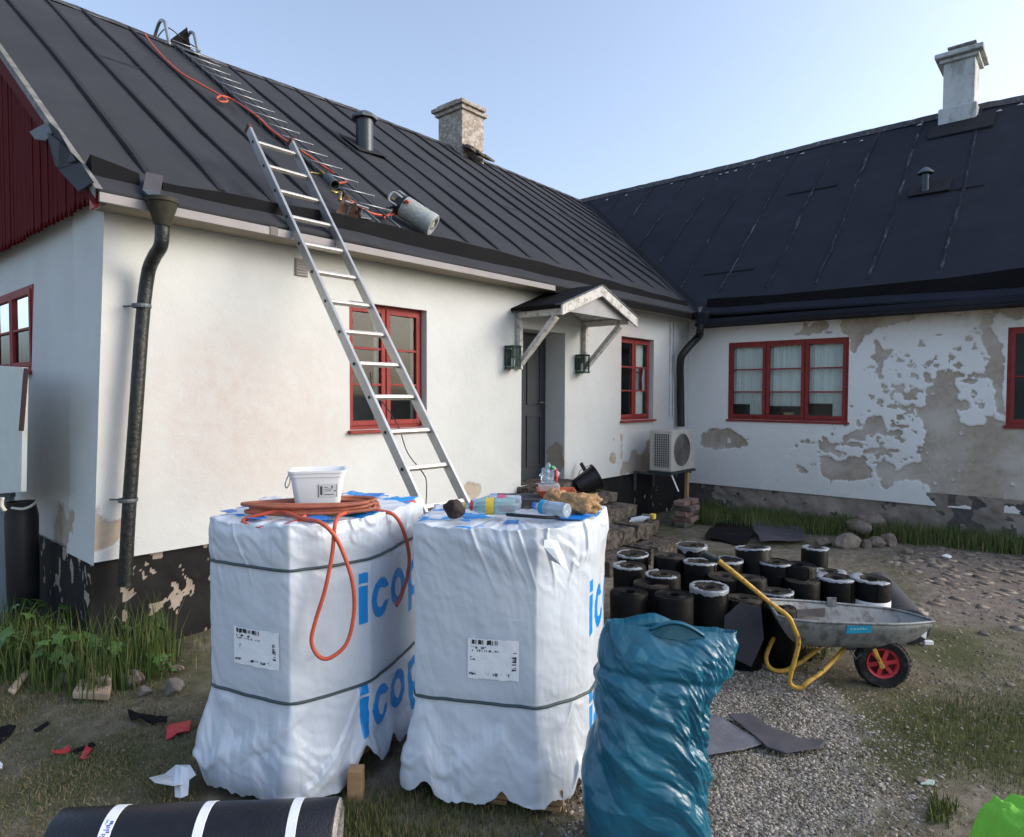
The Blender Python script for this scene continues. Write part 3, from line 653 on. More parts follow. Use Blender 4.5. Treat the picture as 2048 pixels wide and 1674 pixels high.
idx = np.arange(nt_*nx_).reshape(nt_, nx_)
me = fast_mesh('roof', np.stack([X, Y, Zr], -1).reshape(-1, 3)-np.array(ORG[wing]), np.stack([idx[:-1,:-1], idx[1:,:-1], idx[1:,1:], idx[:-1,1:]], -1).reshape(-1, 4)); me.shade_smooth()
wroof = link_mesh('roof', me, wing, FELT_W); sm = wroof.modifiers.new('s', 'SOLIDIFY'); sm.thickness = .045; sm.offset = -1
b = MB(); b.add([(XRW+.005, -1.15, 6.28), (XRW+.005, 9.3, 6.28), (16.7, 9.3, 2.85), (16.7, -1.15, 2.85)], [(0,1,2,3)]); b.build('rear_roof', FELT_W, wing)
for sy in (7.95, 7.2, 6.45, 5.72, 5.0, 4.28, 3.57, 2.9, 2.24, 1.45, .6, -.2):
    xb = 9.15+(.06+.72*(sy-4.44))/.91+.05 if sy > 4.4 else 9.55
    sf = strip(lambda x, sy=sy: ((x, sy+.02*math.sin(x*2+sy), float(wz(x, sy))+.010+.004*math.sin(x*3+sy)), (0, 1, 0)), max(xb, 9.55), XRW-.1, .045, .009, jit=.014)
    sf.build('seam', FELT_W_SEAM, wroof)
for (y0, y1, x) in ((3.2, 4.0, 11.6), (1.2, 1.95, 11.05), (3.9, 4.7, 9.95)):
    b = MB(); z = float(wz(x, y0)); b.add([(x, y0, z+.016), (x, y1, z+.016), (x-.025, y1, z-.008), (x-.025, y0, z-.008)], [(0,1,2,3)]); b.build('lap', FELT_BLK, wroof)
b = MB(); vs = []
for k in range(71):
    y = -1.15+(9.3+1.15)*k/70; z = float(wz(XRW, y)); vs += [(XRW-.14, y, z-.125+.015), (XRW, y, z+.024+.012*random.random()), (XRW+.14, y, z-.11)]
b.add(vs, [(3*k+i, 3*k+i+1, 3*k+i+4, 3*k+i+3) for k in range(70) for i in range(2)]); b.build('ridge_cap', RIDGE, wroof)
for k in range(16):   # torn pale chips left on the ridge
    y = .9+random.random()*7.6; x = XRW-.16-random.random()*.12; z = float(wz(x, y)); s = .03+.03*random.random()
    b = MB(); b.prism([(x, y, z+.02), (x-s*.7, y+s, z+.02-s*.6), (x-s, y-s*.5, z+.018-s*.8)], (0, 0, .006)); b.build('chip', mat('pale_chip', (.35,.35,.35), .8, var=.2) if k == 0 else bpy.data.materials['pale_chip'], wroof)
b = MB(); vs = []
for k in range(71):
    y = -1.15+(4.32+1.15)*k/70; z = float(np.interp(y, [-1.2, .63, 1.3, 2.4, 3.35, 4.33], [3.14, 3.125, 3.09, 3.085, 3.085, 3.12])); zb = float(wz(9.26, y))
    vs += [(9.26, y, zb-.02), (9.28, y, z-.006), (9.30, y, z), (9.32, y, z-.01), (9.40, y, float(wz(9.40, y))+.006)]
b.add(vs, [(5*k+i, 5*k+i+1, 5*k+i+6, 5*k+i+5) for k in range(70) for i in range(4)]+[(0,1,2,3,4), tuple(350+i for i in (4,3,2,1,0))]); b.build('upstand', FELT_BLK, wroof)
b = MB(); b.box((9.14, -1.1, 2.70), (9.46, 4.44, 2.76)); b.build('soffit', FELT_DK, wing)
b = MB(); b.box((9.13, -1.1, 2.735), (9.15, 4.40, 2.80)); b.build('fascia', FELT_W, wing)
# valley flashing
b = MB(); vs = []
for k in range(41):
    y = 4.50+(YR-.1-4.50)*k/40; x = float(valley_x(y)); z = float(rz(x, y)); vs += [(x-.10, y, float(rz(x-.10, y))+.012), (x, y, z+.015), (x+.08, y, float(wz(x+.08, y))+.018)]
b.add(vs, [(3*k+i, 3*k+i+1, 3*k+i+4, 3*k+i+3) for k in range(40) for i in range(2)]); b.build('valley_strip', FELT_DK, roof)

# ------------------------------------------------------------------ chimneys and flues
CH1, n = new_mat('flaking_chimney', .95, .2)
f = n.tex(7, 6, .7, stretch=(1, 1, 1.4)); g = n.tex(40, 5, .7)
col = n.ramp(f, [(.38, (.50,.46,.40)), (.48, (.40,.37,.33)), (.53, (.30,.24,.20)), (.58, (.27,.22,.18)), (.61, (.50,.47,.42))]); n.base(col); n.bump(n.math('ADD', f, n.math('MULTIPLY', g, .4)), .7, .02)
ch = MB().box((8.70, 8.86, 5.85), (9.28, 9.50, 6.98)).build('chimney', CH1, house, bevel=.012)
MB().box((8.65, 8.81, 6.93), (9.33, 9.55, 7.00)).build('cornice', CH1, ch, bevel=.012)
MB().box((8.60, 8.76, 7.003), (9.24, 9.60, 7.075)).build('cornice', CH1, ch, bevel=.012)
MB().box((8.66, 8.95, 7.078), (8.99, 9.5, 7.13)).build('capping', CH1, ch, bevel=.01)
b = MB()
for (dx, dy, dz, w, l) in ((0, 0, 0, .20, .22), (.19, -.02, -.03, .22, .24), (.40, -.03, -.055, .26, .22), (.1, .02, .03, .18, .2)):
    b.obox((8.78+dx, 8.74+dy, 6.20+dz), (w/2, .01, -.02), (0, l/2, .05), (.0, -.006, .018))
b.build('loose_slate', mat('slate', (.09,.075,.065), .8, col2=(.16,.13,.11), scale=14, bump=.5), ch)
WCH = plaster_mat('chimney_plaster', (.50,.52,.52), (.60,.61,.60), (.30,.30,.29), (.38,.38,.36), (.35,.34,.32))
_n = Nd(WCH); _t = _n.tex(4.5, 6, .7, stretch=(1,1,.6)); _n.base(_n.ramp(_t, [(.32, (.62,.63,.61)), (.52, (.50,.52,.51)), (.60, (.33,.34,.32)), (.70, (.48,.49,.47))]))
ch2 = MB().box((12.62, 1.53, 5.6), (13.16, 1.95, 7.02)).build('chimney', WCH, wing, bevel=.012)
MB().box((12.56, 1.49, 5.7), (13.24, 2.0, 6.26)).build('chimney_base', WCH, ch2, bevel=.02)
MB().box((12.57, 1.48, 6.97), (13.21, 2.0, 7.03)).build('cornice', WCH, ch2, bevel=.012)
MB().box((12.50, 1.42, 7.033), (13.28, 2.06, 7.11)).build('cornice', WCH, ch2, bevel=.015)
b = MB()
for y in (1.58, 1.84): b.box((12.72, y, 7.11), (12.74, y+.02, 7.21)); b.box((12.98, y, 7.11), (13.0, y+.02, 7.21))
b.box((12.66, 1.53, 7.21), (13.06, 1.91, 7.235)); b.build('cowl', mat('rusty_cowl', (.10,.06,.06), .7, .3, col2=(.3,.3,.3), scale=9), ch2)
b = MB(); b.prism([(12.3, 1.25, float(wz(12.3, 1.6))+.03), (12.3, 2.1, float(wz(12.3, 1.6))+.03), (12.6, 2.1, float(wz(12.6, 1.6))+.05), (12.6, 1.25, float(wz(12.6, 1.6))+.05)], (0, 0, .02)); b.build('apron', FELT_DK, ch2)
# flue on the main roof
p = on_pl(735, 300, (0, -.72, 1), 2.90-.72*4.44); R = 17*p.dot(cF)/FPX
b = MB(); b.lathe([(R,-.12),(R,.42)], (p.x, p.y+.06, p.z), n=24); fl = b.build('flue_pipe', mat('flue_metal', (.05,.055,.06), .35, .5, var=.1), house, smooth='auto')
b = MB(); b.lathe([(0,.505),(.05,.505),(R*1.5,.44),(R*1.5,.40),(R*1.02,.41)], (p.x, p.y+.06, p.z), n=8); b.build('rain_cap', ZINC, fl)
b = MB(); b.prism([(p.x-.22, p.y-.13, float(rz(p.x, p.y-.13))+.025), (p.x+.2, p.y-.16, float(rz(p.x, p.y-.16))+.06), (p.x+.2, p.y+.3, float(rz(p.x, p.y+.3))+.02), (p.x-.22, p.y+.3, float(rz(p.x, p.y+.3))+.02)], (0, 0, .008)); b.build('flashing', FELT_DK, fl)
p = on_pl(1850, 385, (-.91, 0, 1), 2.84-.91*9.15); s_ = p.dot(cF)/FPX
b = MB(); b.lathe([(7*s_,-.1),(7*s_,38*s_)], p, n=16); fl = b.build('flue_pipe', mat('flue_blue', (.04,.05,.065), .35, .4, var=.1), wing, smooth='auto')
b = MB(); b.lathe([(0,50*s_),(5*s_,48*s_),(14*s_,40*s_),(14*s_,37*s_)], p, n=16); b.build('rain_cap', ZINC, fl, smooth='auto')
b = MB(); b.prism([p+Vector((-.08,-.3,-.045)), p+Vector((-.08,.2,-.045)), p+Vector((.2,.2,.21)), p+Vector((.2,-.3,.21))], (-.01, 0, .012)); b.build('flashing', FELT_DK, fl)

# ------------------------------------------------------------------ gutters outlet and downpipes
A = lambda px, py, y: on_y(px, py, y)
pts = spline([A(325,452,4.36), A(322,490,4.38), A(308,515,4.48), A(296,548,4.57), A(285,640,4.59), A(270,850,4.57), A(258,1020,4.57), A(250,1172,4.56)], 10)
b = MB(); b.tube(pts, .041, 16); dp = b.build('downpipe', BLACKPIPE, house, smooth='auto')
c = A(330, 405, 4.36); bt = A(325, 452, 4.36)
b = MB(); b.lathe([(.042,0),(.048,.01),(.088,.135),(.096,.14),(.096,.165),(.086,.165),(.082,.14),(.04,.02)], (bt.x, 4.36, bt.z), n=24); b.build('rain_hopper', mat('old_zinc_hopper', (.012,.013,.010), .8, 0, col2=(.06,.052,.03), scale=9, bump=.4), dp, smooth='auto')
b = MB(); b.prism([A(292,345,4.62), A(326,353,4.62), A(320,392,4.45), A(285,380,4.45)], (0, -.004, .004)); b.build('outlet_cover', FELT_SH, dp)
b = MB(); b.prism([A(283,382,4.46), A(300,383,4.46), A(330,402,4.36), A(305,402,4.36)], (0, -.01, .01)); b.build('outlet_lip', ZINC, dp)
for (px, py) in ((283, 612), (256, 1000)):
    q = A(px, py, 4.585); b = MB(); b.tube([q+Vector((.0, -.0, 0)), Vector((q.x-.07, 4.69, q.z))], .006, 6); b.lathe([(.056,-.012),(.058,0),(.056,.012)], q, n=16); b.build('bracket', ZINC, dp)
pts = spline([Vector((9.13, 4.33, 2.79)), Vector((9.13, 4.36, 2.62)), A(1398,672,4.42), A(1372,700,4.5), A(1361,722,4.56), A(1361,780,4.60), A(1362,853,4.60)], 10)
b = MB(); b.tube(pts, .055, 14); dp2 = b.build('downpipe', BLACKPIPE, house, smooth='auto')
b = MB(); b.lathe([(.06,-.12),(.13,.03),(.13,.06),(.11,.06)], (9.13, 4.33, 2.84), n=8); b.build('rain_hopper', FELT_W, dp2)
q = A(1392, 620, 4.33); b = MB(); b.prism([q+Vector((-.03,-.05,.03)), q+Vector((.08,-.06,.05)), q+Vector((.05,-.05,-.02)), q+Vector((-.03,-.05,-.04))], (0,-.006,0)); b.build('outlet_lip', ZINC, dp2)
b = MB(); b.tube([(8.85, 4.675, 2.78), (8.85, 4.675, 1.4)], .016, 8); b.tube([(8.95, 4.675, 2.78), (8.95, 4.675, 1.4)], .012, 8); b.build('service_pipe', mat('pipe_paint', (.55,.54,.52), .6), house)
# ------------------------------------------------------------------ porch canopy
cy0, cy1 = 4.03, 4.69; cx0, cxm, cx1 = 5.36, 6.03, 6.72; cz, cp = 2.585, 2.84
def cz_(x): return cz+(cp-cz)*(1-abs(x-cxm)/(cxm-cx0))
b = MB(); b.prism([(cx0-.03, cy1, cz_(cx0)-.01), (cxm, cy1, cp+.002), (cx1+.03, cy1, cz_(cx1)-.01), (cx1+.03, cy1, cz_(cx1)+.025), (cxm, cy1, cp+.04), (cx0-.03, cy1, cz_(cx0)+.025)], (0, cy0-cy1, 0))
can = b.build('porch_canopy', FELT_BLK, house)
for (xa, xb) in ((cx0-.04, cxm), (cx1+.04, cxm)):
    b = MB(); b.prism([(xa, cy0-.012, cz_(xa)-.085), (xa, cy0-.012, cz_(xa)+.02), (xb, cy0-.012, cp+.022), (xb, cy0-.012, cp-.085)], (0, -.024, 0)); b.build('gable_trim', OLD_WHITE, can, bevel=.003)
    nn = 4
    for k in range(nn):
        u0 = k/nn; u1 = (k+1)/nn-.01; x0 = xa+(xb-xa)*u0; x1 = xa+(xb-xa)*u1
        b = MB(); b.prism([(x0, cy0-.045, cz_(x0)+.022), (x1, cy0-.045, cz_(x1)+.024), (x1, cy0-.045, cz_(x1)+.036), (x0, cy0-.045, cz_(x0)+.034)], (0, .10, 0)); b.build('slate', ZINC, can)
b = MB(); b.prism([(cx0, cy0+.03, cz-.04), (cxm, cy0+.03, cp-.02), (cx1, cy0+.03, cz-.04)], (0, .012, 0)); b.build('canopy_gable_panel', mat('canopy_grey', (.38,.38,.38), .7, var=.1), can)
for x in (cx0+.05, cx1-.09):
    b = MB(); b.box((x, cy0+.045, cz-.075), (x+.055, cy1-.005, cz-.012)); b.build('beam', OLD_WHITE, can, bevel=.004)
    b = MB(); b.box((x, cy1-.06, cz-.62), (x+.055, cy1-.006, cz-.078)); b.build('wall_post', OLD_WHITE, can, bevel=.004)
    b = MB(); b.beam((x+.0275, cy0+.14, cz-.09), (x+.0275, cy1-.05, cz-.56), .05, .075, (1,0,0)); b.build('brace', OLD_WHITE, can, bevel=.004)
b = MB(); b.prism([(cx0+.06, cy0+.08, cz-.01), (cxm, cy0+.08, cp-.03), (cx1-.06, cy0+.08, cz-.01), (cxm, cy0+.08, cp-.075)], (0, .55, 0)); b.build('rafter', OLD_WHITE, can)

# ================================================================== stone steps by the door
steps = thing('stone_steps', (5.85, 4.1, 0), 'worn stone steps leading up to the dark front door', 'steps')
def rough_block(b, x0, y0, z0, x1, y1, z1, j=.022, nx=8):
    V = []; base = len(b.V)
    xs = np.linspace(x0, x1, nx+1)
    for x in xs:
        for (y, z) in ((y0, z0), (y0, z1), (y1, z1), (y1, z0)):
            b.V.append(Vector((x+(random.random()-.5)*j, y+(random.random()-.5)*j*1.6, z+(random.random()-.5)*j)))
    for k in range(nx):
        for i in range(4): b.Fc.append((base+4*k+i, base+4*k+(i+1) % 4, base+4*k+4+(i+1) % 4, base+4*k+4+i))
    b.Fc.append((base, base+1, base+2, base+3)); b.Fc.append(tuple(base+4*nx+i for i in (3,2,1,0)))
tread = [(4.09, 4.655, .60), (3.83, 4.655, .47), (3.55, 4.65, .33), (3.28, 4.64, .165)]
lowz = [.47, .33, .165, -.1]
for k, (ya, yb, z) in enumerate(tread):
    nb = 3; xs = [5.12, 5.66+.05*k, 6.12-.04*k, 6.50+.012*k]
    for q in range(nb):
        b = MB(); rough_block(b, xs[q]+.006, ya, lowz[k]+.002, xs[q+1]-.006, 4.655 if k == 0 else tread[k-1][0]-.004 if False else 4.655-.004*k, z-.004*q, j=.032, nx=6)
        b.build('step_stone', STEP, steps, bevel=.012)
b = MB(); rough_block(b, 5.45, 4.45, .602, 6.36, 5.0, .70, nx=5); b.build('threshold', STEP, steps, bevel=.01)

# ================================================================== helper: pixel -> lateral/forward frame
def LF(l, f_, z): return cF*f_+cR*l+Vector((0, 0, z))

# ------------------------------------------------------------------ lanterns
def lantern(px0, px1, py0, py1, label):
    a = on_y(px0, py0, 4.69); b_ = on_y(px1, py1, 4.69); x = (a.x+b_.x)/2-.02; zt = a.z; zb = b_.z; h = zt-zb; w = .11
    t = thing('wall_lantern', (x, 4.69, (zt+zb)/2), label, 'lantern', 'lanterns beside the front door'); y0 = 4.57
    b = MB()
    for sx in (-1, 1):
        for yy in (4.56, 4.665): b.box((x+sx*w/2-.006, yy-.006, zb), (x+sx*w/2+.006, yy+.006, zt))
    b.box((x-w/2-.01, 4.55, zt-.012), (x+w/2+.01, 4.675, zt+.006)); b.box((x-w/2-.01, 4.55, zb-.006), (x+w/2+.01, 4.675, zb+.012)); b.box((x-.05, 4.675, zb+.03), (x+.05, 4.693, zt-.03))
    b.box((x-w/2, 4.552, (zt+zb)/2-.004), (x+w/2, 4.5605, (zt+zb)/2+.004)); b.build('lantern_frame', LANT, t)
    g = MB(); g.add([(x-w/2,4.556,zb),(x+w/2,4.556,zb),(x+w/2,4.556,zt),(x-w/2,4.556,zt),(x-w/2,4.668,zb),(x-w/2,4.668,zt),(x+w/2,4.668,zb),(x+w/2,4.668,zt)], [(0,1,2,3),(0,4,5,3),(1,6,7,2)]); g.build('glass', GLASS, t)
    b = MB(); b.lathe([(.0,.10),(.018,.09),(.022,.05),(.014,0)], (x, 4.615, zb+.012), n=10); b.build('bulb', WHITE_PLAS, t, smooth='auto')
lantern(1003, 1032, 692, 738, 'dark green box lantern on the white wall, left of the front door')
lantern(1146, 1167, 710, 746, 'dark green box lantern on the white wall, right of the front door')

# ------------------------------------------------------------------ heat pump
hx0, hx1, hy0, hy1, hz0, hz1 = 7.78, 8.44, 4.08, 4.40, .70, 1.24
hp = thing('heat_pump', (8.1, 4.3, .70), 'beige outdoor heat pump unit on the wall in the inner corner', 'heat pump')
MB().box((hx0, hy0, hz0), (hx1, hy1, hz1)).build('casing', ACW, hp, bevel=.015)
MB().box((hx0-.012, hy0-.012, hz0-.03), (hx1+.012, hy1+.012, hz0-.002)).build('base_tray', ACD, hp)
b = MB()
for k in range(14): b.box((hx0-.010, 4.13, hz0+.07+k*.030), (hx0-.003, 4.33, hz0+.076+k*.030))
for k in range(7): b.box((hx0-.013, 4.135+k*.031, hz0+.06), (hx0-.004, 4.141+k*.031, hz1-.05))
b.build('coil_guard', ACW, hp)
MB().box((hx0-.0025, 4.12, hz0+.06), (hx0+.001, 4.335, hz1-.05)).build('coil', ACD, hp)
b = MB(); b.lathe([(.205,.0),(.215,-.012),(.205,-.018)], (8.06, hy0, .98), (0,1,0), 32)
for k in range(1, 8): b.tube([(8.06+.2*math.cos(a)*k/7.5, hy0-.014, .98+.2*math.sin(a)*k/7.5) for a in [2*PI*i/24 for i in range(24)]], .0035, 5, closed=True)
b.build('fan_guard', ACF, hp)
b = MB(); b.lathe([(0,-.004),(.2,-.004)], (8.06, hy0, .98), (0,1,0), 32); b.build('fan_opening', ACF, hp)
b = MB()
for x in (7.86, 8.36): b.box((x, hy0+.02, hz0-.06), (x+.03, 4.685, hz0-.032)); b.box((x, 4.66, hz0-.3), (x+.03, 4.688, hz0-.062))
b.build('bracket', ZINC, hp)
q = at_d(1340, 945, 8.6); b = MB(); b.tube(spline([q+Vector((0,.1,.06)), q, at_d(1357, 983, 8.5)], 5), .010, 8); b.build('drain_hose', WHITE_PLAS, hp, smooth='auto')
t0 = on_z(1372, 1052, 0)
b = MB(); x_, y_ = 8.28, 4.10; b.box((x_, y_, .18), (x_+.045, y_+.045, hz0-.031)); o = b.build('timber_prop', WOOD, None, bevel=.003); tag(o, 'thin pale timber post propping up the heat pump', 'post')
# brick stack under it
bs = thing('brick_stack', (8.05, 4.08, 0), 'low stack of broken old bricks on the grass below the heat pump', 'bricks')
for k in range(5):
    for q_ in range(2):
        w = .115; l = .24; x = 7.92+q_*.21*(1 if k % 2 == 0 else .6)+random.uniform(-.015, .015); y = 3.98+random.uniform(-.02, .02); a = random.uniform(-.12, .12); z = .03+k*.068
        l2 = .1 if k % 2 == 0 else .06; w2 = .06 if k % 2 == 0 else .11
        b = MB(); b.obox((x, y, z), (l2*math.cos(a), l2*math.sin(a), 0), (-w2*math.sin(a)*1.3, w2*math.cos(a)*1.3, 0), (0,0,.031)); b.build('brick', BRICK if (k+q_) % 3 else MORTAR, bs, bevel=.008)
b = MB(); b.obox((8.32, 4.12, .085), (.09, 0, 0), (0, .07, 0), (0, 0, .09)); o = b.build('stone_block', STONE, None, bevel=.02); tag(o, 'rough stone block under the foot of the timber post', 'stone')
# ------------------------------------------------------------------ black bucket on the landing
def local_build(b, name, m, parent, M4, smooth=False, bevel=0):
    for i in range(len(b.V)): b.V[i] = M4 @ b.V[i]
    return b.build(name, m, parent, smooth=smooth, bevel=bevel)
Mx = Matrix.Translation((6.30, 4.36, .70)) @ Matrix.Rotation(math.radians(-40), 4, 'Z') @ Matrix.Rotation(math.radians(62), 4, 'Y')
bk = thing('black_tub', (6.30, 4.36, .60), 'black plastic tub lying tipped over on the top step beside the door', 'tub')
b = MB(); b.lathe([(0,-.14),(.10,-.14),(.14,.12),(.155,.12),(.155,.135),(.132,.135),(.095,-.125),(0,-.125)], n=24); local_build(b, 'shell', BLACK_PL, bk, Mx, 'auto')
b = MB(); b.tube(spline([(-.15,0,.12),(-.12,.13,.0),(0,.17,-.06),(.12,.13,.0),(.15,0,.12)], 6), .004, 6); local_build(b, 'handle', ZINC, bk, Mx, 'auto')
Mx = Matrix.Translation((6.53, 4.42, .60)) @ Matrix.Rotation(math.radians(-35), 4, 'X')
o = MB().box((-.01, -.02, 0), (.012, .02, .34)); local_build(o, 'plank', BLACK_PL, None, Mx).name = 'black_batten'; tag(bpy.data.objects['black_batten'], 'black batten leaning against the wall to the right of the tipped tub', 'batten')
# orange dustpan-like tool on the threshold
q = Vector((5.62, 4.40, .702)); b = MB(); b.obox(q+Vector((.0,0,.045)), (.10,.0,.0), (0,.06,0), (0,0,.02)); b.obox(q+Vector((0,0,.012)), (.11,0,0), (0,.07,0), (0,0,.012)); o = b.build('orange_box', REDP, None, bevel=.012); tag(o, 'small orange and dark box on the door threshold', 'box')
# litter on the second step
st = thing('bottle_and_rag', (6.3, 3.72, .33), 'crumpled clear bottle and grey rag on the third stone step', 'litter')
q = Vector((6.30, 3.66, .36)); b = MB(); b.lathe([(0,-.12),(.03,-.12),(.033,.02),(.014,.07),(.014,.10),(0,.10)], q, (.8,-.55,.12), 14); b.build('bottle', PETB, st, smooth='auto')
b = MB(); b.obox(q+Vector((.16,.03,-.01)), (.07,.02,.01), (-.02,.05,0), (0,0,.02)); b.build('rag', ZINC, st, bevel=.012)
o = MB().box((6.47, 3.60, .332), (6.53, 3.655, .39)).build('yellow_pot', YLABEL, None, bevel=.006); tag(o, 'small yellow pot on the end of the third step', 'pot')

# ================================================================== wrapped pallets
def film_mat():
    m, n = new_mat('printed_film', .30, .5); p = n.attr('print'); w = n.tex(3, 5); g = n.tex(60, 4)
    c = n.ramp(w, [(.3, (.53,.58,.645)), (.7, (.62,.67,.73))]); e = n.ramp(p, [(.42, (0,0,0)), (.58, (1,1,1))])
    n.base(n.mix(e, c, (.008,.26,.68))); fine = n.tex(6, 2, .45, stretch=(1, 1, 2.6)); rd = n.math('ABSOLUTE', n.math('SUBTRACT', fine, .5)); n.bump(n.math('ADD', n.math('MULTIPLY', rd, -1.2), n.math('MULTIPLY', g, .04)), .20, .018)
    n.b.inputs['Coat Weight'].default_value = .2; return m
FILMP = film_mat()
def sd_seg(x, y, x0, y0, x1, y1): return (x > x0) & (x < x1) & (y > y0) & (y < y1)
def icopal_mask(u, v):
    """the print on the film: letters i c o p a l; u to the right, v up, the i is 1 high"""
    m = sd_seg(u, v, 0, 0, .22, .74) | sd_seg(u, v, 0, .79, .22, 1.0)
    def ring(cx, cut=None):
        d = np.hypot((u-cx)/.34, (v-.38)/.40); r = (d < 1) & (np.hypot((u-cx)/.15, (v-.38)/.20) > 1)
        if cut == 'c': r &= ~((u > cx+.06) & (abs(v-.40) < .13))
        return r
    m |= ring(.66, 'c') | ring(1.42) | ring(2.24) | sd_seg(u, v, 1.92, -.32, 2.12, .74) | ring(3.06) | sd_seg(u, v, 3.20, 0, 3.40, .76) | sd_seg(u, v, 3.55, 0, 3.77, 1.0)
    return m
def footprint(P, n=700):
    P = [Vector((p[0], p[1], 0)) for p in P]; S_ = spline(P, 40, closed=True)
    # corners pulled back towards the polygon so that they read as corners
    Q = []
    m = len(P)
    for i in range(m):
        a, b_ = P[i], P[(i+1) % m]
        for k in range(40):
            l = a.lerp(b_, k/40); Q.append(l*.72+S_[i*40+k]*.28)
    A_ = np.array([(q.x, q.y) for q in Q]); d = np.hypot(*(np.roll(A_, -1, 0)-A_).T); s = np.concatenate([[0], np.cumsum(d)]); tot = s[-1]
    ss = np.linspace(0, tot, n, endpoint=False); A2 = np.vstack([A_, A_[:1]])
    X = np.interp(ss, s, A2[:,0]); Y_ = np.interp(ss, s, A2[:,1]); 
    for _ in range(3): X = (np.roll(X,1)+X*2+np.roll(X,-1))/4; Y_ = (np.roll(Y_,1)+Y_*2+np.roll(Y_,-1))/4
    tx = np.roll(X,-1)-np.roll(X,1); ty = np.roll(Y_,-1)-np.roll(Y_,1); L_ = np.hypot(tx, ty)
    return ss, tot, X, Y_, ty/L_, -tx/L_, s[::40]
def wrapped_pallet(P, H, label, seed, straps, texts, sticker, tears, bottom, flare, flaps=()):
    flare = flare*.55
    ss, tot, X, Y_, nx_, ny_, corner_s = footprint(P)
    ar = 0.5*np.sum(X*np.roll(Y_,-1)-np.roll(X,-1)*Y_)
    if ar < 0: nx_, ny_ = -nx_, -ny_
    cx, cy = X.mean(), Y_.mean()
    base = LF(cx, cy, 0)
    t = thing('wrapped_pallet', base, label, 'wrapped pallet', 'film wrapped pallets on the grass')
    nz_ = 250; Tz = np.linspace(0, 1, nz_)
    S2, T2 = np.meshgrid(ss, Tz, indexing='ij')
    a = 2*PI*S2/tot; ca, sa = np.cos(a)*3, np.sin(a)*3
    def f1(k, s_, sz=1.): return fbm((ca+9)*k+(S2*0), (sa+9)*k+T2*H*k*sz, s_, 4)-.5
    zb = bottom+.022*(f1(1.6, seed)*2)*1.4+.012*(f1(5, seed+77)*2)
    cs = [abs((S2-c+tot/2) % tot-tot/2) for c in corner_s]; cd = np.minimum.reduce(cs)
    for (s0, w_, hh) in tears: zb = zb+hh*np.exp(-(((S2-s0+tot/2) % tot-tot/2)/w_)**2)
    topz = H-.014*f1(2.5, seed+4)*2+.012*np.exp(-(cd/.06)**2)
    z = zb+(topz-zb)*T2
    # folds: broad sagging drapes high up, diagonal creases from the straps down
    off = .022*f1(.55, seed+1) + .030*np.abs(f1(1.1, seed+2, 1.8))*(.35+.25*sstep(.5, .05, T2)) + .004*(.5-np.abs(f1(3.2, seed+3, 2.2)))
    rid = 1-np.abs(2*fbm((ca+4)*.45+T2*3.6, (sa+7)*.45-T2*2.5, seed+8, 3)-1); off += .011*sstep(.80, 1., rid)*sstep(.40, .16, T2)
    rid2 = 1-np.abs(2*fbm((ca+14)*1.3-T2*2.6, (sa+3)*1.3+T2*3.2, seed+18, 3)-1); off += .010*sstep(.88, 1., rid2)*sstep(.72, .95, T2)
    off += .018*sstep(.80, .93, T2)*sstep(1., .95, T2)*(.5+f1(1.2, seed+5))
    wS = np.zeros(S2.shape)
    for (s0, z0, hgt) in texts: wS = np.maximum(wS, sstep(.16, .02, np.abs((S2-(s0+.30)+tot/2) % tot-tot/2)-.30))
    off += flare*(sstep(.36, .0, T2)**1.3*(1-wS)+.55*sstep(.16, .0, T2)**1.3*wS)*(.75+.7*(f1(.35, seed+6)+.5))
    wu = S2/tot+.02*f1(1.0, seed+50); wv = T2+.10*f1(.9, seed+51)
    off += .010*facets(wu, wv, 22, 8, seed, 1.)*(.5+sstep(.75, .95, T2)+.8*sstep(.4, .2, T2))+.004*facets(wu, wv, 60, 22, seed+1, 1.)*(.4+1.5*sstep(.7, .95, T2)+sstep(.3, .1, T2))
    for (zs, sag) in straps: off += -.005*np.exp(-((z-zs)/.03)**2)
    off *= .9
    x = X[:,None]+nx_[:,None]*off; yv = Y_[:,None]+ny_[:,None]*off
    pr = np.zeros(S2.shape)
    for (s0, z0, hgt) in texts: pr = np.maximum(pr, icopal_mask((S2-s0)/hgt, (z-z0)/hgt).astype(float))
    G = [LF(0,0,0)]
    Vw = np.stack([cF.x*yv+cR.x*x, cF.y*yv+cR.y*x, z], -1)
    n_s = len(ss)
    # top sheet
    rings = 26; Vt = []; ptop = []
    xe, ye, ze = x[:,-1], yv[:,-1], z[:,-1]
    for k in range(1, rings+1):
        q = 1-k/rings; q2 = q
        xx = cx+(xe-cx)*q2; yy = cy+(ye-cy)*q2
        zz = H+(ze-H)*q+.022*(fbm(xx*7+50, yy*7+50, seed+9, 4)-.5)+.008*(fbm(xx*25+50, yy*25+50, seed+10, 3)-.5)+.010*(1-q)
        Vt.append(np.stack([cF.x*yy+cR.x*xx, cF.y*yy+cR.y*xx, zz], -1))
        ptop.append(((fbm(xx*5+70, yy*9+20, seed+30, 2) > .62)).astype(float)*(q > .25))
    Vall = np.concatenate([Vw.transpose(1, 0, 2).reshape(-1, 3)]+Vt)
    prt = np.concatenate([pr.T.ravel()]+ptop)
    R_ = nz_+rings; idx = np.arange(R_*n_s).reshape(R_, n_s); nxt = np.roll(idx, -1, 1)
    Fq = np.stack([idx[:-1], nxt[:-1], nxt[1:], idx[1:]], -1).reshape(-1, 4)
    me = fast_mesh('film_wrap', Vall-np.array(base), Fq); fattr(me, 'print', prt); me.shade_smooth()
    film = link_mesh('film_wrap', me, t, FILMP)
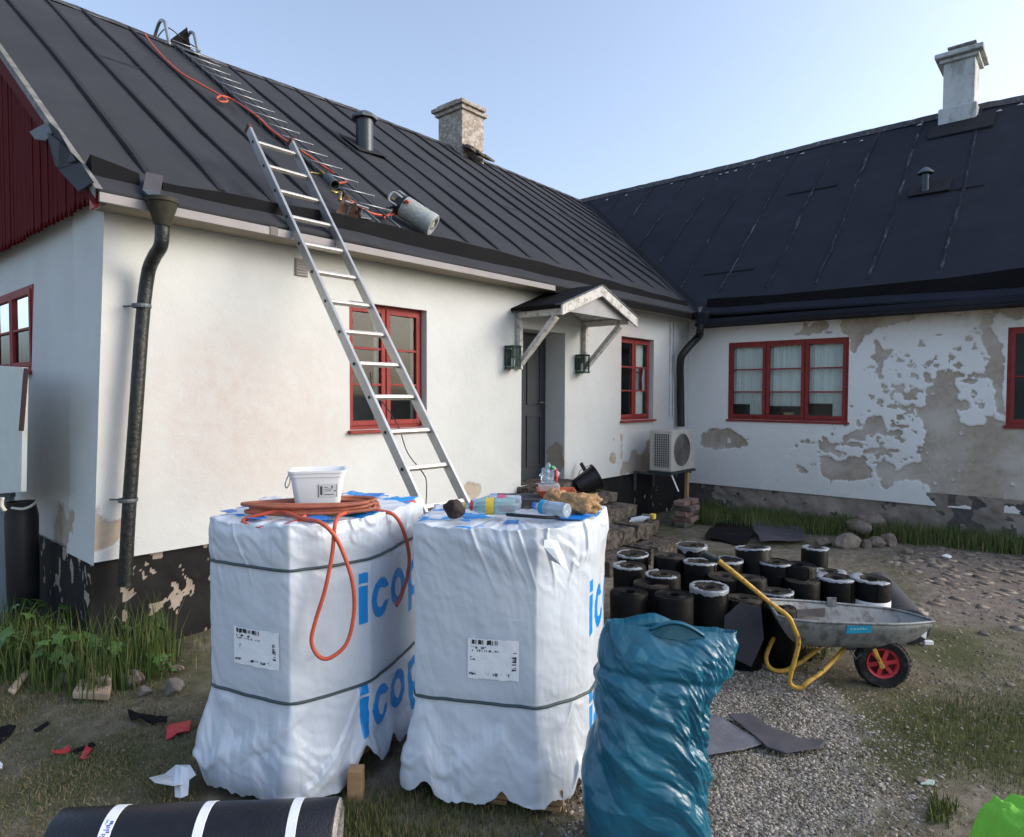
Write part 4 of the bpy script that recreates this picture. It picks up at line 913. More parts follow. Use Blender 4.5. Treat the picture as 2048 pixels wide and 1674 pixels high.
    def surf(s_, zz, o_=.004):
        i = int(round((s_ % tot)/tot*n_s)) % n_s; j = int(np.argmin(abs(z[i]-zz)))
        nn = cR*float(nx_[i])+cF*float(ny_[i])
        return Vector(Vw[i, j])+nn*o_, nn
    for (zs, sag) in straps:
        pts = [surf(tot*k/160, zs+sag*math.sin(4*PI*k/160+1)-0.0, .0045)[0] for k in range(160)]
        for _ in range(2): pts = [(pts[i-1]+pts[i]*2+pts[(i+1) % 160])/4 for i in range(160)]
        b = MB(); b.tube(pts, .0065, 7, closed=True); b.build('strap', mat('strap_plastic', (.045,.07,.075), .5, var=.1) if 'strap_plastic' not in bpy.data.materials else bpy.data.materials['strap_plastic'], t, smooth=True)
    # sticker
    s0, z0, w, h = sticker
    def grid_patch(name, m, sa_, sb_, za_, zb_, o_, nu=10, nv=10, par=None):
        V = []; 
        for i in range(nu+1):
            for j in range(nv+1): V.append(surf(sa_+(sb_-sa_)*i/nu, za_+(zb_-za_)*j/nv, o_)[0])
        F_ = [(i*(nv+1)+j, (i+1)*(nv+1)+j, (i+1)*(nv+1)+j+1, i*(nv+1)+j+1) for i in range(nu) for j in range(nv)]
        b = MB(); b.add(V, F_); return b
    lab = grid_patch('label', LABELW, s0, s0+w, z0, z0+h, .0045, 14, 12).build('paper_label', LABELW, t, smooth=True)
    b = MB(); rs = random.Random(seed)
    def ink(u0, u1, v0, v1):
        g = grid_patch('i', None, s0+w*u0, s0+w*u1, z0+h*v0, z0+h*v1, .0062, 1, 1); b.add(g.V, g.Fc)
    u = .07
    while u < .60:
        dw = rs.choice((.006, .012, .02)); ink(u, u+dw, .86, .97); u += dw+rs.choice((.006, .01, .014))
    v = .25
    while v < .68: dv = rs.choice((.008, .014, .022)); ink(.86, .94, v, v+dv); v += dv+rs.choice((.008, .012))
    for (va, hh, ua, ub) in ((.755, .05, .07, .38), (.69, .035, .07, .62), (.52, .03, .05, .17), (.46, .03, .05, .15), (.10, .055, .04, .15), (.10, .06, .32, .80)):
        u = ua
        while u < ub:
            cw_ = hh*.42; k = rs.randint(0, 3)
            ink(u, u+cw_*.3, va, va+hh)
            if k != 0: ink(u+cw_*.3, u+cw_, va+hh*.8, va+hh)
            if k == 1: ink(u+cw_*.7, u+cw_, va, va+hh*.8)
            if k == 2: ink(u+cw_*.3, u+cw_, va, va+hh*.2)
            u += cw_*1.45
    b.build('label_print', TEXTK, lab)
    # wooden pallet under the film: three runners and deck boards
    ax = (Vector((P[1][0], P[1][1], 0))-Vector((P[0][0], P[0][1], 0))).normalized(); ay = Vector((-ax.y, ax.x, 0))
    def W3(v_, zz): return LF(v_.x, v_.y, zz)
    c0 = Vector((cx, cy, 0)); pw = min(.30, .46); 
    AX = W3(ax, 0); AY = W3(ay, 0)
    l2 = (Vector((P[1][0], P[1][1], 0))-Vector((P[0][0], P[0][1], 0))).length/2
    for k in (-1, 0, 1):
        for kk in (-1, 0, 1):
            b = MB(); b.obox(W3(c0+ax*(l2*.88*k)+ay*(.255*kk), .055), AX*.055, AY*.06, Vector((0,0,.035))); b.build('pallet_block', WOOD, t, bevel=.003)
        b = MB(); b.obox(W3(c0+ax*(l2*.88*k), .009+.0), AX*.045, AY*.32, Vector((0,0,.009))); b.build('pallet_runner', WOOD, t, bevel=.002)
    for k in range(5):
        b = MB(); b.obox(W3(c0+ay*(.11*(k-2)), .101), AX*(l2*.93), AY*.045, Vector((0,0,.009))); b.build('pallet_board', WOOD, t, bevel=.002)
    return t, surf, tot, corner_s, (cx, cy)
P1 = [(-1.30, 2.84), (-.895, 2.66), (-.62, 2.90), (-.475, 3.42), (-.85, 3.62), (-1.26, 3.40)]
ss, tot1, X1, Y1, _, _, cs1 = footprint(P1)
def s_at_px(ss, X, Y_, px, front=True):
    u = (px-1024)/FPX; r_ = X/Y_-u; best = None
    n_ = len(X)
    for i in range(n_):
        if r_[i]*r_[(i+1) % n_] <= 0:
            if best is None or Y_[i] < Y_[best]: best = i
    return ss[best if best is not None else int(np.argmin(abs(r_)))]
s_i1 = s_at_px(ss, X1, Y1, 714)
s_l1 = s_at_px(ss, X1, Y1, 466); s_l1b = s_at_px(ss, X1, Y1, 557)
pal1, surf1, tt1, _, c1 = wrapped_pallet(P1, 1.15, 'film wrapped pallet at left with the white bucket and coiled hose on top', 41,
    [(.975, .004), (.43, .006)], [(s_i1, .69, .225), (s_i1, .20, .225)], (s_l1, .565, (s_l1b-s_l1), .155),
    [(s_at_px(ss, X1, Y1, 720), .05, .11), (s_at_px(ss, X1, Y1, 415), .035, .09), (s_at_px(ss, X1, Y1, 775), .03, .06)], .055, .125)
P2 = [(-.40, 2.74), (.10, 2.64), (.335, 2.80), (.445, 3.16), (.10, 3.40), (-.36, 3.20)]
ss2, tot2, X2, Y2, _, _, cs2 = footprint(P2)
s_i2 = s_at_px(ss2, X2, Y2, 1183); s_l2 = s_at_px(ss2, X2, Y2, 938); s_l2b = s_at_px(ss2, X2, Y2, 1041)
pal2, surf2, tt2, _, c2 = wrapped_pallet(P2, 1.15, 'film wrapped pallet in the middle with bottles and a paper bag on top', 87,
    [(.43, .006)], [(s_i2, .66, .24), (s_i2, .18, .24)], (s_l2, .535, (s_l2b-s_l2), .165),
    [(s_at_px(ss2, X2, Y2, 860), .05, .07), (s_at_px(ss2, X2, Y2, 1010), .03, .045), (s_at_px(ss2, X2, Y2, 1150), .03, .065)], .045, .10)
# film flaps
def sheet(pts_grid, name, m, parent, sub=2, thick=.0015):
    nu = len(pts_grid); nv = len(pts_grid[0]); V = [p for r in pts_grid for p in r]
    b = MB(); b.add(V, [(i*nv+j, (i+1)*nv+j, (i+1)*nv+j+1, i*nv+j+1) for i in range(nu-1) for j in range(nv-1)])
    o = b.build(name, m, parent, smooth=bool(sub), sub=sub); s_ = o.modifiers.new('t', 'SOLIDIFY'); s_.thickness = thick; return o
D = at_d
sheet([[D(845,1046,3.15), D(870,1036,3.3), D(880,1030,3.4)], [D(900,1032,3.2), D(940,1022,3.35), D(950,1014,3.45)], [D(960,1022,3.25), D(1010,1008,3.4), D(1045,999,3.5)]], 'film_flap', FILMP, pal2)
sheet([[D(1180,1045,2.95), D(1185,1040,3.05), D(1190,1030,3.12)], [D(1195,1040,2.95), D(1200,1028,3.05), D(1202,1018,3.1)], [D(1207,1055,2.96), D(1212,1050,3.05), D(1214,1040,3.1)]], 'film_flap', FILMP, pal2)
sheet([[D(1088,1080,2.60), D(1100,1078,2.62), D(1115,1082,2.64)], [D(1088,1095,2.56), D(1108,1098,2.57), D(1128,1110,2.60)], [D(1100,1120,2.58), D(1122,1130,2.57), D(1138,1145,2.60)]], 'film_flap', FILMP, pal2, sub=0)
BLUEF = mat('blue_printed_film', (.01,.20,.62), .4, var=.08, bump=.2)
for par, q in ((pal2, [D(1105,1056,2.80), D(1165,1080,2.77), D(1182,1064,2.84), D(1150,1050,2.95)]), (pal2, [D(918,1050,2.76), D(935,1059,2.72), D(942,1054,2.74), D(936,1050,2.78)]), (pal1, [D(440,1038,2.95), D(460,1042,2.9), D(475,1040,2.95), D(465,1034,3.0)]), (pal1, [D(490,1043,2.78), D(520,1046,2.75), D(535,1041,2.8), D(520,1038,2.85)]), (pal1, [D(600,1046,2.76), D(640,1060,2.74), D(665,1054,2.8), D(630,1040,2.88)]), (pal1, [D(700,1008,3.3), D(760,1002,3.4), D(770,997,3.5), D(735,999,3.5)]), (pal2, [D(980,1010,3.42), D(1000,1008,3.42), D(1000,1003,3.5), D(980,1004,3.5)])):
    b = MB(); q = [Vector((v.x, v.y, 1.168 if par is pal1 else 1.168)) for v in q]; b.prism(q, (0,0,.002)); b.build('blue_print', BLUEF, par)

TOPZ = 1.172
# rectangular white bucket on a grid mat
bu = thing('white_bucket', LF(-.885, 3.02, TOPZ), 'white rectangular plastic bucket with a printed label, on the left pallet', 'bucket')
def rrect(hw, hd, r_, n_=6):
    out = []
    for (sx, sy, a0) in ((1,1,0),(-1,1,PI/2),(-1,-1,PI),(1,-1,1.5*PI)):
        for k in range(n_): a = a0+PI/2*k/(n_-1); out.append((sx*(hw-r_)+r_*math.cos(a), sy*(hd-r_)+r_*math.sin(a)))
    return out
bz0 = 1.196; bl, bfv = -.885, 3.03; rot = math.radians(14)
def BK(x, y, z): c, s = math.cos(rot), math.sin(rot); return LF(bl+x*c-y*s, bfv+x*s+y*c, bz0+z)
b = MB(); prof = [(.095,.070,.0),(.098,.073,.006),(.116,.088,.125),(.120,.092,.126),(.122,.094,.142),(.126,.098,.144),(.127,.099,.154),(.118,.090,.154),(.112,.084,.12),(.095,.068,.01)]
base_i = 0
for (hw, hd, z) in prof: b.V += [BK(x, y, z) for x, y in rrect(hw, hd, .028)]
n_ = 24
for i in range(len(prof)-1):
    for k in range(n_): b.Fc.append((i*n_+k, i*n_+(k+1) % n_, (i+1)*n_+(k+1) % n_, (i+1)*n_+k))
b.Fc.append(tuple(range(n_))); b.Fc.append(tuple((len(prof)-1)*n_+k for k in range(n_)))
b.build('pail', WHITE_PLAS, bu, smooth='auto')
b = MB(); b.tube(spline([BK(-.122,-.05,.14), BK(-.137,-.07,.10), BK(-.135,-.04,.075), BK(-.125,.0,.09), BK(-.122,.03,.13)], 6), .0025, 6); b.build('handle', STEEL, bu, smooth=True)
b = MB(); f_ = lambda x, z, o=.0: BK(x, -(.0735+(z/.125)*.0155)-.0012-o, z)
b.add([f_(.005,.035), f_(.085,.035), f_(.085,.095), f_(.005,.095)], [(0,1,2,3)]); lb = b.build('paper_label', mat('bucket_label', (.62,.63,.64), .6, var=.05, bump=0), bu)
b = MB()
for (x0, x1, z0, z1) in ((.012,.020,.045,.085),(.023,.024,.04,.09),(.005,.007,.035,.095),(.083,.085,.035,.095),(.030,.045,.078,.081),(.030,.065,.070,.072),(.030,.058,.062,.064),(.030,.070,.045,.048),(.060,.066,.076,.086),(.072,.078,.060,.066)): b.add([f_(x0,z0,.0008), f_(x1,z0,.0008), f_(x1,z1,.0008), f_(x0,z1,.0008)], [(0,1,2,3)])
b.build('label_print', TEXTK, lb)
gm_ = thing('grid_mat', LF(-.84, 2.95, TOPZ), 'grey ribbed plastic grating under the white bucket', 'grating')
MB().obox(LF(-.84, 3.0, TOPZ+.010), cR*.155+cF*.03, cF*.09-cR*.02, Vector((0,0,.006))).build('plate', mat('grey_grating', (.16,.155,.15), .8, var=.2), gm_)
b = MB()
for k in range(26):
    x = -.15+k*.012; b.obox(LF(-.84+x, 3.0+x*.19, TOPZ+.019), cR*.0025, cF*.088-cR*.018, Vector((0,0,.0035)))
b.build('ribs', mat('grey_rib', (.20,.19,.18), .7, var=.1), gm_)
# hose coil
hc = []
rs = random.Random(5)
for k in range(8):
    l0 = -.90+.02*rs.random(); f0 = 2.93+.03*rs.random(); rx = .25+.03*rs.random(); ry = .085+.03*rs.random(); z = TOPZ+.006+.011*(k//2)
    for a in range(16):
        t_ = 2*PI*a/16; hc.append(LF(l0+rx*math.cos(t_)+.012*rs.random(), f0+ry*math.sin(t_)+rx*math.cos(t_)*.22, z+.004*math.sin(t_*2+k)))
b = MB(); b.tube(spline(hc, 3), .0085, 7); o = b.build('coiled_hose', BROWN_H, None, smooth=True); tag(o, 'coil of brown hose lying under the white bucket on the left pallet', 'hose')
loop = spline([D(830,1003,3.35), D(770,1012,3.25), D(720,1022,3.05), D(684,1028,2.85), D(672,1042,2.72), D(668,1065,2.70), D(664,1110,2.69), D(650,1180,2.675), D(630,1245,2.66), D(623,1285,2.655), D(638,1313,2.655), D(662,1315,2.665), D(694,1285,2.69), D(708,1225,2.70), D(705,1165,2.70), D(688,1110,2.70), D(668,1070,2.69), D(640,1045,2.69), D(600,1036,2.75), D(560,1022,2.82), D(520,1030,2.80), D(487,1040,2.78), D(500,1052,2.74), D(545,1055,2.715), D(590,1044,2.735), D(610,1032,2.80)], 7)
b = MB(); b.tube(loop, .0085, 8); o = b.build('hanging_hose', ORANGE_H, None, smooth=True); tag(o, 'orange hose hanging in a long loop down the front of the left pallet', 'hose')
loop = spline([D(610,1022,2.95), D(700,1018,3.0), D(760,1022,3.02), D(790,1032,3.02), D(808,1065,3.06), D(818,1110,3.10), D(815,1150,3.11), D(803,1190,3.09), D(793,1212,3.05)], 7)
b = MB(); b.tube(loop, .0085, 8); o = b.build('hanging_hose', ORANGE_H, None, smooth=True); tag(o, 'loose orange hose end hanging over the right side of the left pallet', 'hose')

# things on the middle pallet
def bottle(name, px0, py0, px1, py1, dep0, dep1, prof, m, label, cat, parts=()):
    a = D(px0, py0, dep0); c = D(px1, py1, dep1); rmax = max(r for r, z in prof); a.z = c.z = TOPZ+rmax+.006
    ax = c-a; L_ = ax.length; ax.normalize(); t = thing(name, (a+c)/2-Vector((0,0,rmax)), label, cat)
    b = MB(); b.lathe([(r, z*L_) for r, z in prof], a, ax, 28); b.build('bottle_body', m, t, smooth='auto')
    for (nm, r_, z0, z1, mm) in parts:
        b = MB(); b.lathe([(r_-.0006, z0*L_), (r_, z0*L_), (r_, z1*L_), (r_-.0006, z1*L_)], a, ax, 28); b.build(nm, mm, t, smooth='auto')
    return t
bottle('glass_bottle', 1030, 1035, 926, 1034, 2.83, 2.84, [(0,.03),(.02,.0),(.032,.0),(.036,.03),(.036,.58),(.033,.66),(.018,.82),(.0135,.88),(.0135,.98),(0,.98)], GLASSB, 'pale blue glass bottle with a yellow label lying on the middle pallet', 'bottle',
       (('paper_label', .0368, .40, .56, YLABEL), ('neck_label', .0200, .80, .86, REDP), ('bottle_cap', .0150, .95, 1.0, YLABEL)))
bottle('clear_glass_bottle', 1042, 1026, 945, 1020, 2.98, 3.0, [(0,.03),(.018,.0),(.028,.0),(.031,.03),(.031,.6),(.028,.68),(.015,.84),(.012,.9),(.012,1.),(0,1.)], PETB, 'second clear bottle with a pink label behind the pale blue one on the middle pallet', 'bottle', (('paper_label', .0318, .30, .48, mat('pink_label', (.6,.12,.22), .5, bump=0)),))
bottle('water_bottle', 1135, 1050, 1068, 1020, 2.76, 2.88, [(0,.02),(.018,.0),(.029,.01),(.031,.04),(.029,.10),(.031,.16),(.031,.66),(.027,.76),(.014,.90),(.012,.96),(0,.96)], PETB, 'clear plastic water bottle with a blue cap and blue label on the middle pallet', 'bottle', (('paper_label', .0315, .62, .76, mat('teal_label', (.02,.32,.55), .4, bump=0)), ('bottle_cap', .0155, .92, 1.0, BLUECAP)))
def blob(name, c, r3, m, label, cat, seed=1, amp=.3, freq=6, sub=4, parent=None, flat=None, rotz=0, facet=False):
    rs_ = random.Random(seed*17+1); bm = bmesh.new(); bmesh.ops.create_icosphere(bm, subdivisions=sub, radius=1)
    pl = [(Vector((rs_.gauss(0,1), rs_.gauss(0,1), rs_.gauss(0,1))).normalized(), rs_.uniform(.62, .9)) for _ in range(16)] if facet else []
    for v in bm.verts:
        for pn, pd in pl:
            d_ = v.co.dot(pn)
            if d_ > pd: v.co -= pn*(d_-pd)
        n0 = noise.noise(v.co*freq*.3+Vector((seed*7.1, 0, 0))); n1 = noise.noise(v.co*freq+Vector((seed*3.3, 5, 0)))
        rdg = 1-abs(n1)*2
        v.co *= 1+amp*n0+amp*.35*(rdg-.5)
        v.co = Vector((v.co.x*r3[0], v.co.y*r3[1], v.co.z*r3[2]))
        if flat is not None and v.co.z < flat: v.co.z = flat
    me = bpy.data.meshes.new(name); bm.to_mesh(me); bm.free(); me.shade_smooth()
    o = link_mesh(name, me, parent, m); o.location = Vector(c)-(org_of(parent) if parent else Vector((0,0,0))); o.rotation_euler.z = rotz
    if label: tag(o, label, cat)
    return o
rz_ = math.atan2(cR.y, cR.x)
q = D(908, 1036, 2.80); q.z = TOPZ+.034; blob('dark_beanie', q, (.042, .04, .040), DARKBR, 'crumpled dark brown woollen hat on the left corner of the middle pallet', 'hat', 3, .25, 5, 4, flat=-.036)
pb = thing('paper_bag', LF(.28, 2.95, TOPZ), 'crumpled brown paper bag on the right corner of the middle pallet', 'paper bag')
blob('bag_body', LF(.30, 2.93, TOPZ+.040), (.085, .06, .046), PAPER, None, None, 5, .45, 7, 4, pb, rotz=rz_-.25)
blob('bag_neck', LF(.205, 3.03, TOPZ+.045), (.055, .04, .042), PAPER, None, None, 8, .5, 6, 4, pb, rotz=rz_+.4)
b = MB(); b.prism([LF(.345, 2.96, TOPZ+.07), LF(.385, 2.95, TOPZ+.085), LF(.375, 2.97, TOPZ+.045), LF(.34, 2.98, TOPZ+.045)], (0,.004,0)); b.build('lining', mat('bag_lining', (.62,.52,.26), .8), pb)
b = MB(); b.tube(spline([LF(-.02, 2.80, TOPZ+.012), LF(.06, 2.76, TOPZ+.014), LF(.14, 2.75, TOPZ+.010), LF(.2, 2.78, TOPZ+.006)], 6), [.008]*19, 6); o = b.build('black_strap_end', BLACK_PL, None, smooth=True); tag(o, 'loose black strip lying in front of the bottles on the middle pallet', 'strip')
# orange tray with a clear tub of bottles, raised on a grey felt offcut
MB().obox(LF(.10, 3.22, TOPZ+.014), cR*.17, cF*.10, Vector((0,0,.012))).build('felt_offcut', FELT_SH, None).__setitem__('label', 'flat grey felt offcut behind the bottles on the middle pallet'); bpy.data.objects['felt_offcut']['category'] = 'roofing felt'
tr = thing('orange_tray', LF(.20, 3.22, TOPZ+.027), 'orange plastic tray behind the paper bag on the middle pallet', 'tray')
def fr(l, f_, z, w, d): return [LF(l-w, f_-d, z), LF(l+w, f_-d, z), LF(l+w, f_+d, z), LF(l-w, f_+d, z)]
b = MB(); l, f0 = .215, 3.22; V = fr(l, f0, TOPZ+.027, .075, .05)+fr(l, f0, TOPZ+.062, .095, .07)+fr(l, f0, TOPZ+.062, .088, .063)+fr(l, f0, TOPZ+.032, .070, .045)
b.add(V, [(0,3,2,1), (12,13,14,15)]+[(4*r+i, 4*r+(i+1) % 4, 4*r+4+(i+1) % 4, 4*r+4+i) for r in range(3) for i in range(4)]); b.build('tray_shell', ORANGE_PL, tr, bevel=.003)
tb = thing('clear_tub', LF(.185, 3.22, TOPZ+.033), 'clear plastic tub and crumpled bag standing in the orange tray', 'tub')
b = MB(); V = fr(.18, 3.22, TOPZ+.034, .045, .035)+fr(.18, 3.22, TOPZ+.088, .052, .040); b.add(V, [(0,3,2,1), (4,5,6,7)]+[(i, (i+1) % 4, 4+(i+1) % 4, 4+i) for i in range(4)]); b.build('tub_body', mat('milky_plastic', (.62,.58,.56), .35, trans=.4, var=.05), tb, bevel=.006)
blob('plastic_bag', LF(.18, 3.22, TOPZ+.125), (.042, .035, .050), PETB, None, None, 12, .6, 7, 4, tb)
blob('red_scrap', LF(.214, 3.19, TOPZ+.132), (.011, .009, .032), REDP, None, None, 2, .4, 6, 3, tb, rotz=.4)
blob('green_scrap', LF(.195, 3.21, TOPZ+.168), (.018, .012, .009), GREENP, None, None, 4, .3, 6, 3, tb)

# ================================================================== aluminium ladder
ld = thing('ladder', (2.8, 2.3, 0), 'long aluminium ladder leaning against the eave of the farmhouse', 'ladder')
foot_y, ang = 2.26, math.atan2(2.05, 1.52)
dL = Vector((0, math.cos(ang), math.sin(ang))); nL = Vector((0, -math.sin(ang), math.cos(ang)))
LEN = (2.08+CAMH)/math.sin(ang)
for x in (2.62, 2.985):
    b = MB(); p0 = Vector((x, foot_y, .0)); c = p0+dL*(LEN/2)
    b.obox(c, dL*(LEN/2), Vector((.012,0,0)), nL*.034); st_ = b.build('stile', ALU, ld, bevel=.003)
    b = MB(); b.obox(p0+dL*LEN, dL*.02, Vector((.014,0,0)), nL*.036); b.build('end_cap', mat('cap_rust', (.10,.03,.025), .8) if 'cap_rust' not in bpy.data.materials else bpy.data.materials['cap_rust'], st_, bevel=.003)
nr = 15; sp = .273
k = 0; s0 = LEN-.155
while s0-k*sp > .1:
    p = Vector((0, foot_y, 0))+dL*(s0-k*sp); b = MB()
    b.obox(Vector((2.8025, p.y, p.z)), Vector((.171,0,0)), dL*.0135, nL*.016); b.build('rung', ALU_R, ld, bevel=.005)
    b = MB(); b.cyl((2.603, p.y, p.z), (2.608, p.y, p.z), .011, n=10); b.build('rung_plug', BLACK_PL, ld)
    k += 1
cord = spline([D(740,745,5.05), D(748,790,4.95), D(765,805,4.85), D(795,850,4.60), D(815,905,4.35), D(845,945,4.1), D(853,965,4.05), D(852,1010,4.0)], 8)
b = MB(); b.tube(cord, .004, 6); o = b.build('hanging_line', BLACK_PL, None, smooth=True); tag(o, 'thin black cord hanging down between the ladder rungs', 'cord')

# ================================================================== roof ladder hooked over the ridge
rl = thing('roof_ladder', (3.8, 7.0, 5.0), 'steel roof ladder of thin rungs hooked over the ridge of the farmhouse', 'roof ladder')
def rpt(x, y, o=.0): return Vector((x, y, float(rz(x, y))+o))
xa, xb = 3.62, 3.99
for x in (xa+.07, xb-.07):
    b = MB(); b.tube([rpt(x, y_, .055) for y_ in np.linspace(4.80, 9.05, 20)], .011, 6); b.build('rail', ZINC, rl, smooth=True)
y_ = 8.93; 
while y_ > 4.85:
    b = MB(); b.tube([rpt(xa, y_, .11), rpt(xb, y_, .115)], .0075, 7); r_ = b.build('rung', STEEL, rl, smooth=True)
    b = MB(); b.tube([rpt(xa, y_, .11), rpt(xa+.02, y_-.10, .02)], .0055, 5); b.build('rung_leg', BLACK_PL, rl)
    b = MB(); b.tube([rpt(xb-.02, y_, .112), rpt(xb-.02, y_-.02, .05)], .005, 5); b.build('rung_leg', BLACK_PL, rl)
    y_ -= .262
for x in (xa-.02, xb-.02):
    b = MB(); p = rpt(x, 8.95, .03); b.tube(spline([p, rpt(x, 9.05, .22), Vector((x, 9.12, 6.47)), Vector((x, 9.25, 6.50)), Vector((x, 9.42, 6.36)), Vector((x, 9.52, 6.16))], 6), .022, 10); b.build('ridge_hook', STEEL, rl, smooth=True)
b = MB(); b.prism([Vector((3.66, 9.2, 6.25)), Vector((3.98, 9.2, 6.25)), Vector((3.93, 9.2, 6.56))], (0,.02,0)); b.build('folded_felt_piece', FELT_BLK, rl)
pts = [rpt(3.52,9.1,.05), rpt(3.60,9.12,.16), Vector((3.7,9.18,6.44)), Vector((3.88,9.2,6.38)), rpt(3.98,9.1,.1)]
b = MB(); b.tube(spline(pts, 6), .008, 6); o = b.build('ridge_rope', BLACK_PL, rl, smooth=True)
# ------------------------------------------------------------------ gas cylinder, hose, burner on the roof
def rpx(px, py, o=.02): return on_pl(px, py, (0, -.72, 1), 2.90-.72*4.44+o)
hs = spline([rpx(290,68,.04), rpx(305,90,.03), rpx(330,118), rpx(362,146), rpx(400,168), rpx(437,189), rpx(455,202), rpx(440,203), rpx(434,196), rpx(446,192), rpx(468,201), rpx(500,222,.10), rpx(520,238,.10), rpx(545,262,.08), rpx(590,293,.08), rpx(618,312,.05), rpx(655,338,.03), rpx(693,362,.03), rpx(672,366,.06)], 8)
b = MB(); b.tube(hs, .011, 7); o = b.build('gas_hose', ORANGE_H, None, smooth=True); tag(o, 'orange gas hose running down the roof beside the roof ladder', 'hose')
hs = spline([rpx(700,400,.12), rpx(720,414,.06), rpx(745,427,.03), rpx(775,431,.03), rpx(800,425,.06), rpx(815,408,.22), rpx(812,402,.26), rpx(790,420,.06), rpx(768,436,.03)], 8)
b = MB(); b.tube(hs, .011, 7); o = b.build('gas_hose', ORANGE_H, None, smooth=True); tag(o, 'short orange gas hose joined to the grey gas cylinder on the roof', 'hose')
gc = thing('gas_cylinder', rpx(850, 440), 'grey lattice cased gas cylinder lying on the roof above the eave', 'gas cylinder')
a = rpx(806, 412, .155); c = rpx(860, 447, .135); ax = (c-a).normalized(); Rg = .108
a = a-ax*.02; Lg = (c-a).length+.04
b = MB(); b.lathe([(Rg*.82,0),(Rg*.97,.02),(Rg,.05),(Rg*1.0,Lg*.80),(Rg*1.03,Lg*.81),(Rg*1.03,Lg*.97),(Rg*.96,Lg),(Rg*.7,Lg),(Rg*.66,Lg-.04),(0,Lg-.05)], a, ax, 40); b.build('shell', CYL, gc, smooth='auto')
b = MB(); b.lathe([(0,-.06),(.06,-.06),(.09,-.03),(Rg*.90,-.012),(Rg*.985,.025),(Rg*.985,.05),(.0,.05)], a, ax, 32); b.build('dark_shoulder', BLACK_PL, gc, smooth='auto')
u = ax.orthogonal().normalized(); v = ax.cross(u)
for row in range(4):
    for k in range(14):
        an = 2*PI*(k+.5*(row % 2))/14; d = u*math.cos(an)+v*math.sin(an); tg = ax.cross(d)
        z0 = .06+row*(Lg*.74/4)
        b = MB(); ctr = a+ax*(z0+.035)+d*(Rg+.0015); e1 = (ax*.032+tg*.014*(1 if row % 2 else -1)); e2 = (tg*.010)
        b.add([ctr-e1, ctr-e1*.3+e2, ctr+e1, ctr+e1*.3-e2, ], [(0,1,2,3)]); b.build('shell_slot', CYLIN, gc)
for s_ in (0, 1, 2):
    an = s_*2*PI/3+.5; d = u*math.cos(an)+v*math.sin(an); d2 = u*math.cos(an+1)+v*math.sin(an+1)
    b = MB(); b.tube(spline([a+d*Rg*.85, a+d*Rg*.9-ax*.09, a+(d+d2).normalized()*Rg*.85-ax*.11, a+d2*Rg*.9-ax*.09, a+d2*Rg*.85], 5), .012, 8); b.build('handle', CYL if s_ else BLACK_PL, gc, smooth=True)
b = MB(); b.lathe([(0,-.11),(.016,-.11),(.016,-.05)], a, ax, 12); b.build('valve', BRASS, gc, smooth='auto')
b = MB()
for k in range(3):
    an = k*2*PI/3; d = u*math.cos(an)+v*math.sin(an); b.beam(a+ax*(Lg-.02), a+ax*(Lg-.02)+d*Rg*.66, .02, .02, ax)
b.lathe([(.02,Lg-.03),(.035,Lg-.008),(.02,Lg-.005),(0,Lg-.005)], a, ax, 16); b.build('base_rib', CYLIN, gc)
bn = thing('roofing_torch', rpx(665, 365, .1), 'grey roofing torch lying across the lower rungs of the roof ladder', 'torch')
p0 = rpx(652, 352, .17); p1 = rpx(676, 376, .17); axb = (p1-p0).normalized()
b = MB(); b.lathe([(.0,0),(.03,.0),(.042,.03),(.042,.16),(.046,.17),(.046,.20),(.038,.20),(.036,.1),(0,.1)], p0, axb, 20); b.build('burner_bell', ZINC, bn, smooth='auto')
b = MB(); b.tube(spline([p0, p0-axb*.05+Vector((-.03,0,.02)), rpx(640, 348, .12), rpx(620, 345, .12)], 5), .010, 8); b.build('burner_tube', BRASS, bn, smooth=True)
b = MB(); b.tube([rpx(664,383,.12), rpx(682,385,.12), rpx(680,400,.14)], .014, 8); b.build('burner_valve', BRASS, bn, smooth=True)
BRN = mat('brown_wood_bracket', (.055,.025,.02), .8, col2=(.12,.07,.05), scale=12, bump=.3)
jk = thing('roof_bracket', rpx(700, 425), 'dark brown wooden roof bracket at the foot of the roof ladder', 'bracket')
for (pa, pb_, pc, w) in (((672,425,.02),(690,388,.20),(697,394,.19),.03), ((695,432,.02),(707,405,.18),(712,430,.02),.03), ((705,432,.03),(714,420,.12),(724,434,.02),.02)):
    b = MB(); b.prism([rpx(*pa), rpx(*pb_), rpx(*pc), rpx(pa[0]+14, pa[1]+4, .02)], (w, 0, 0)); b.build('wooden_leg', BRN, jk)
b = MB(); b.tube([rpx(690,402,.17), rpx(736,417,.12)], .009, 8); b.build('steel_bar', STEEL, jk)
b = MB(); b.prism([rpx(722,418,.03), rpx(735,428,.03), rpx(752,440,.03), rpx(722,436,.03)], (0,0,.01)); b.build('felt_tab', ZINC, jk)

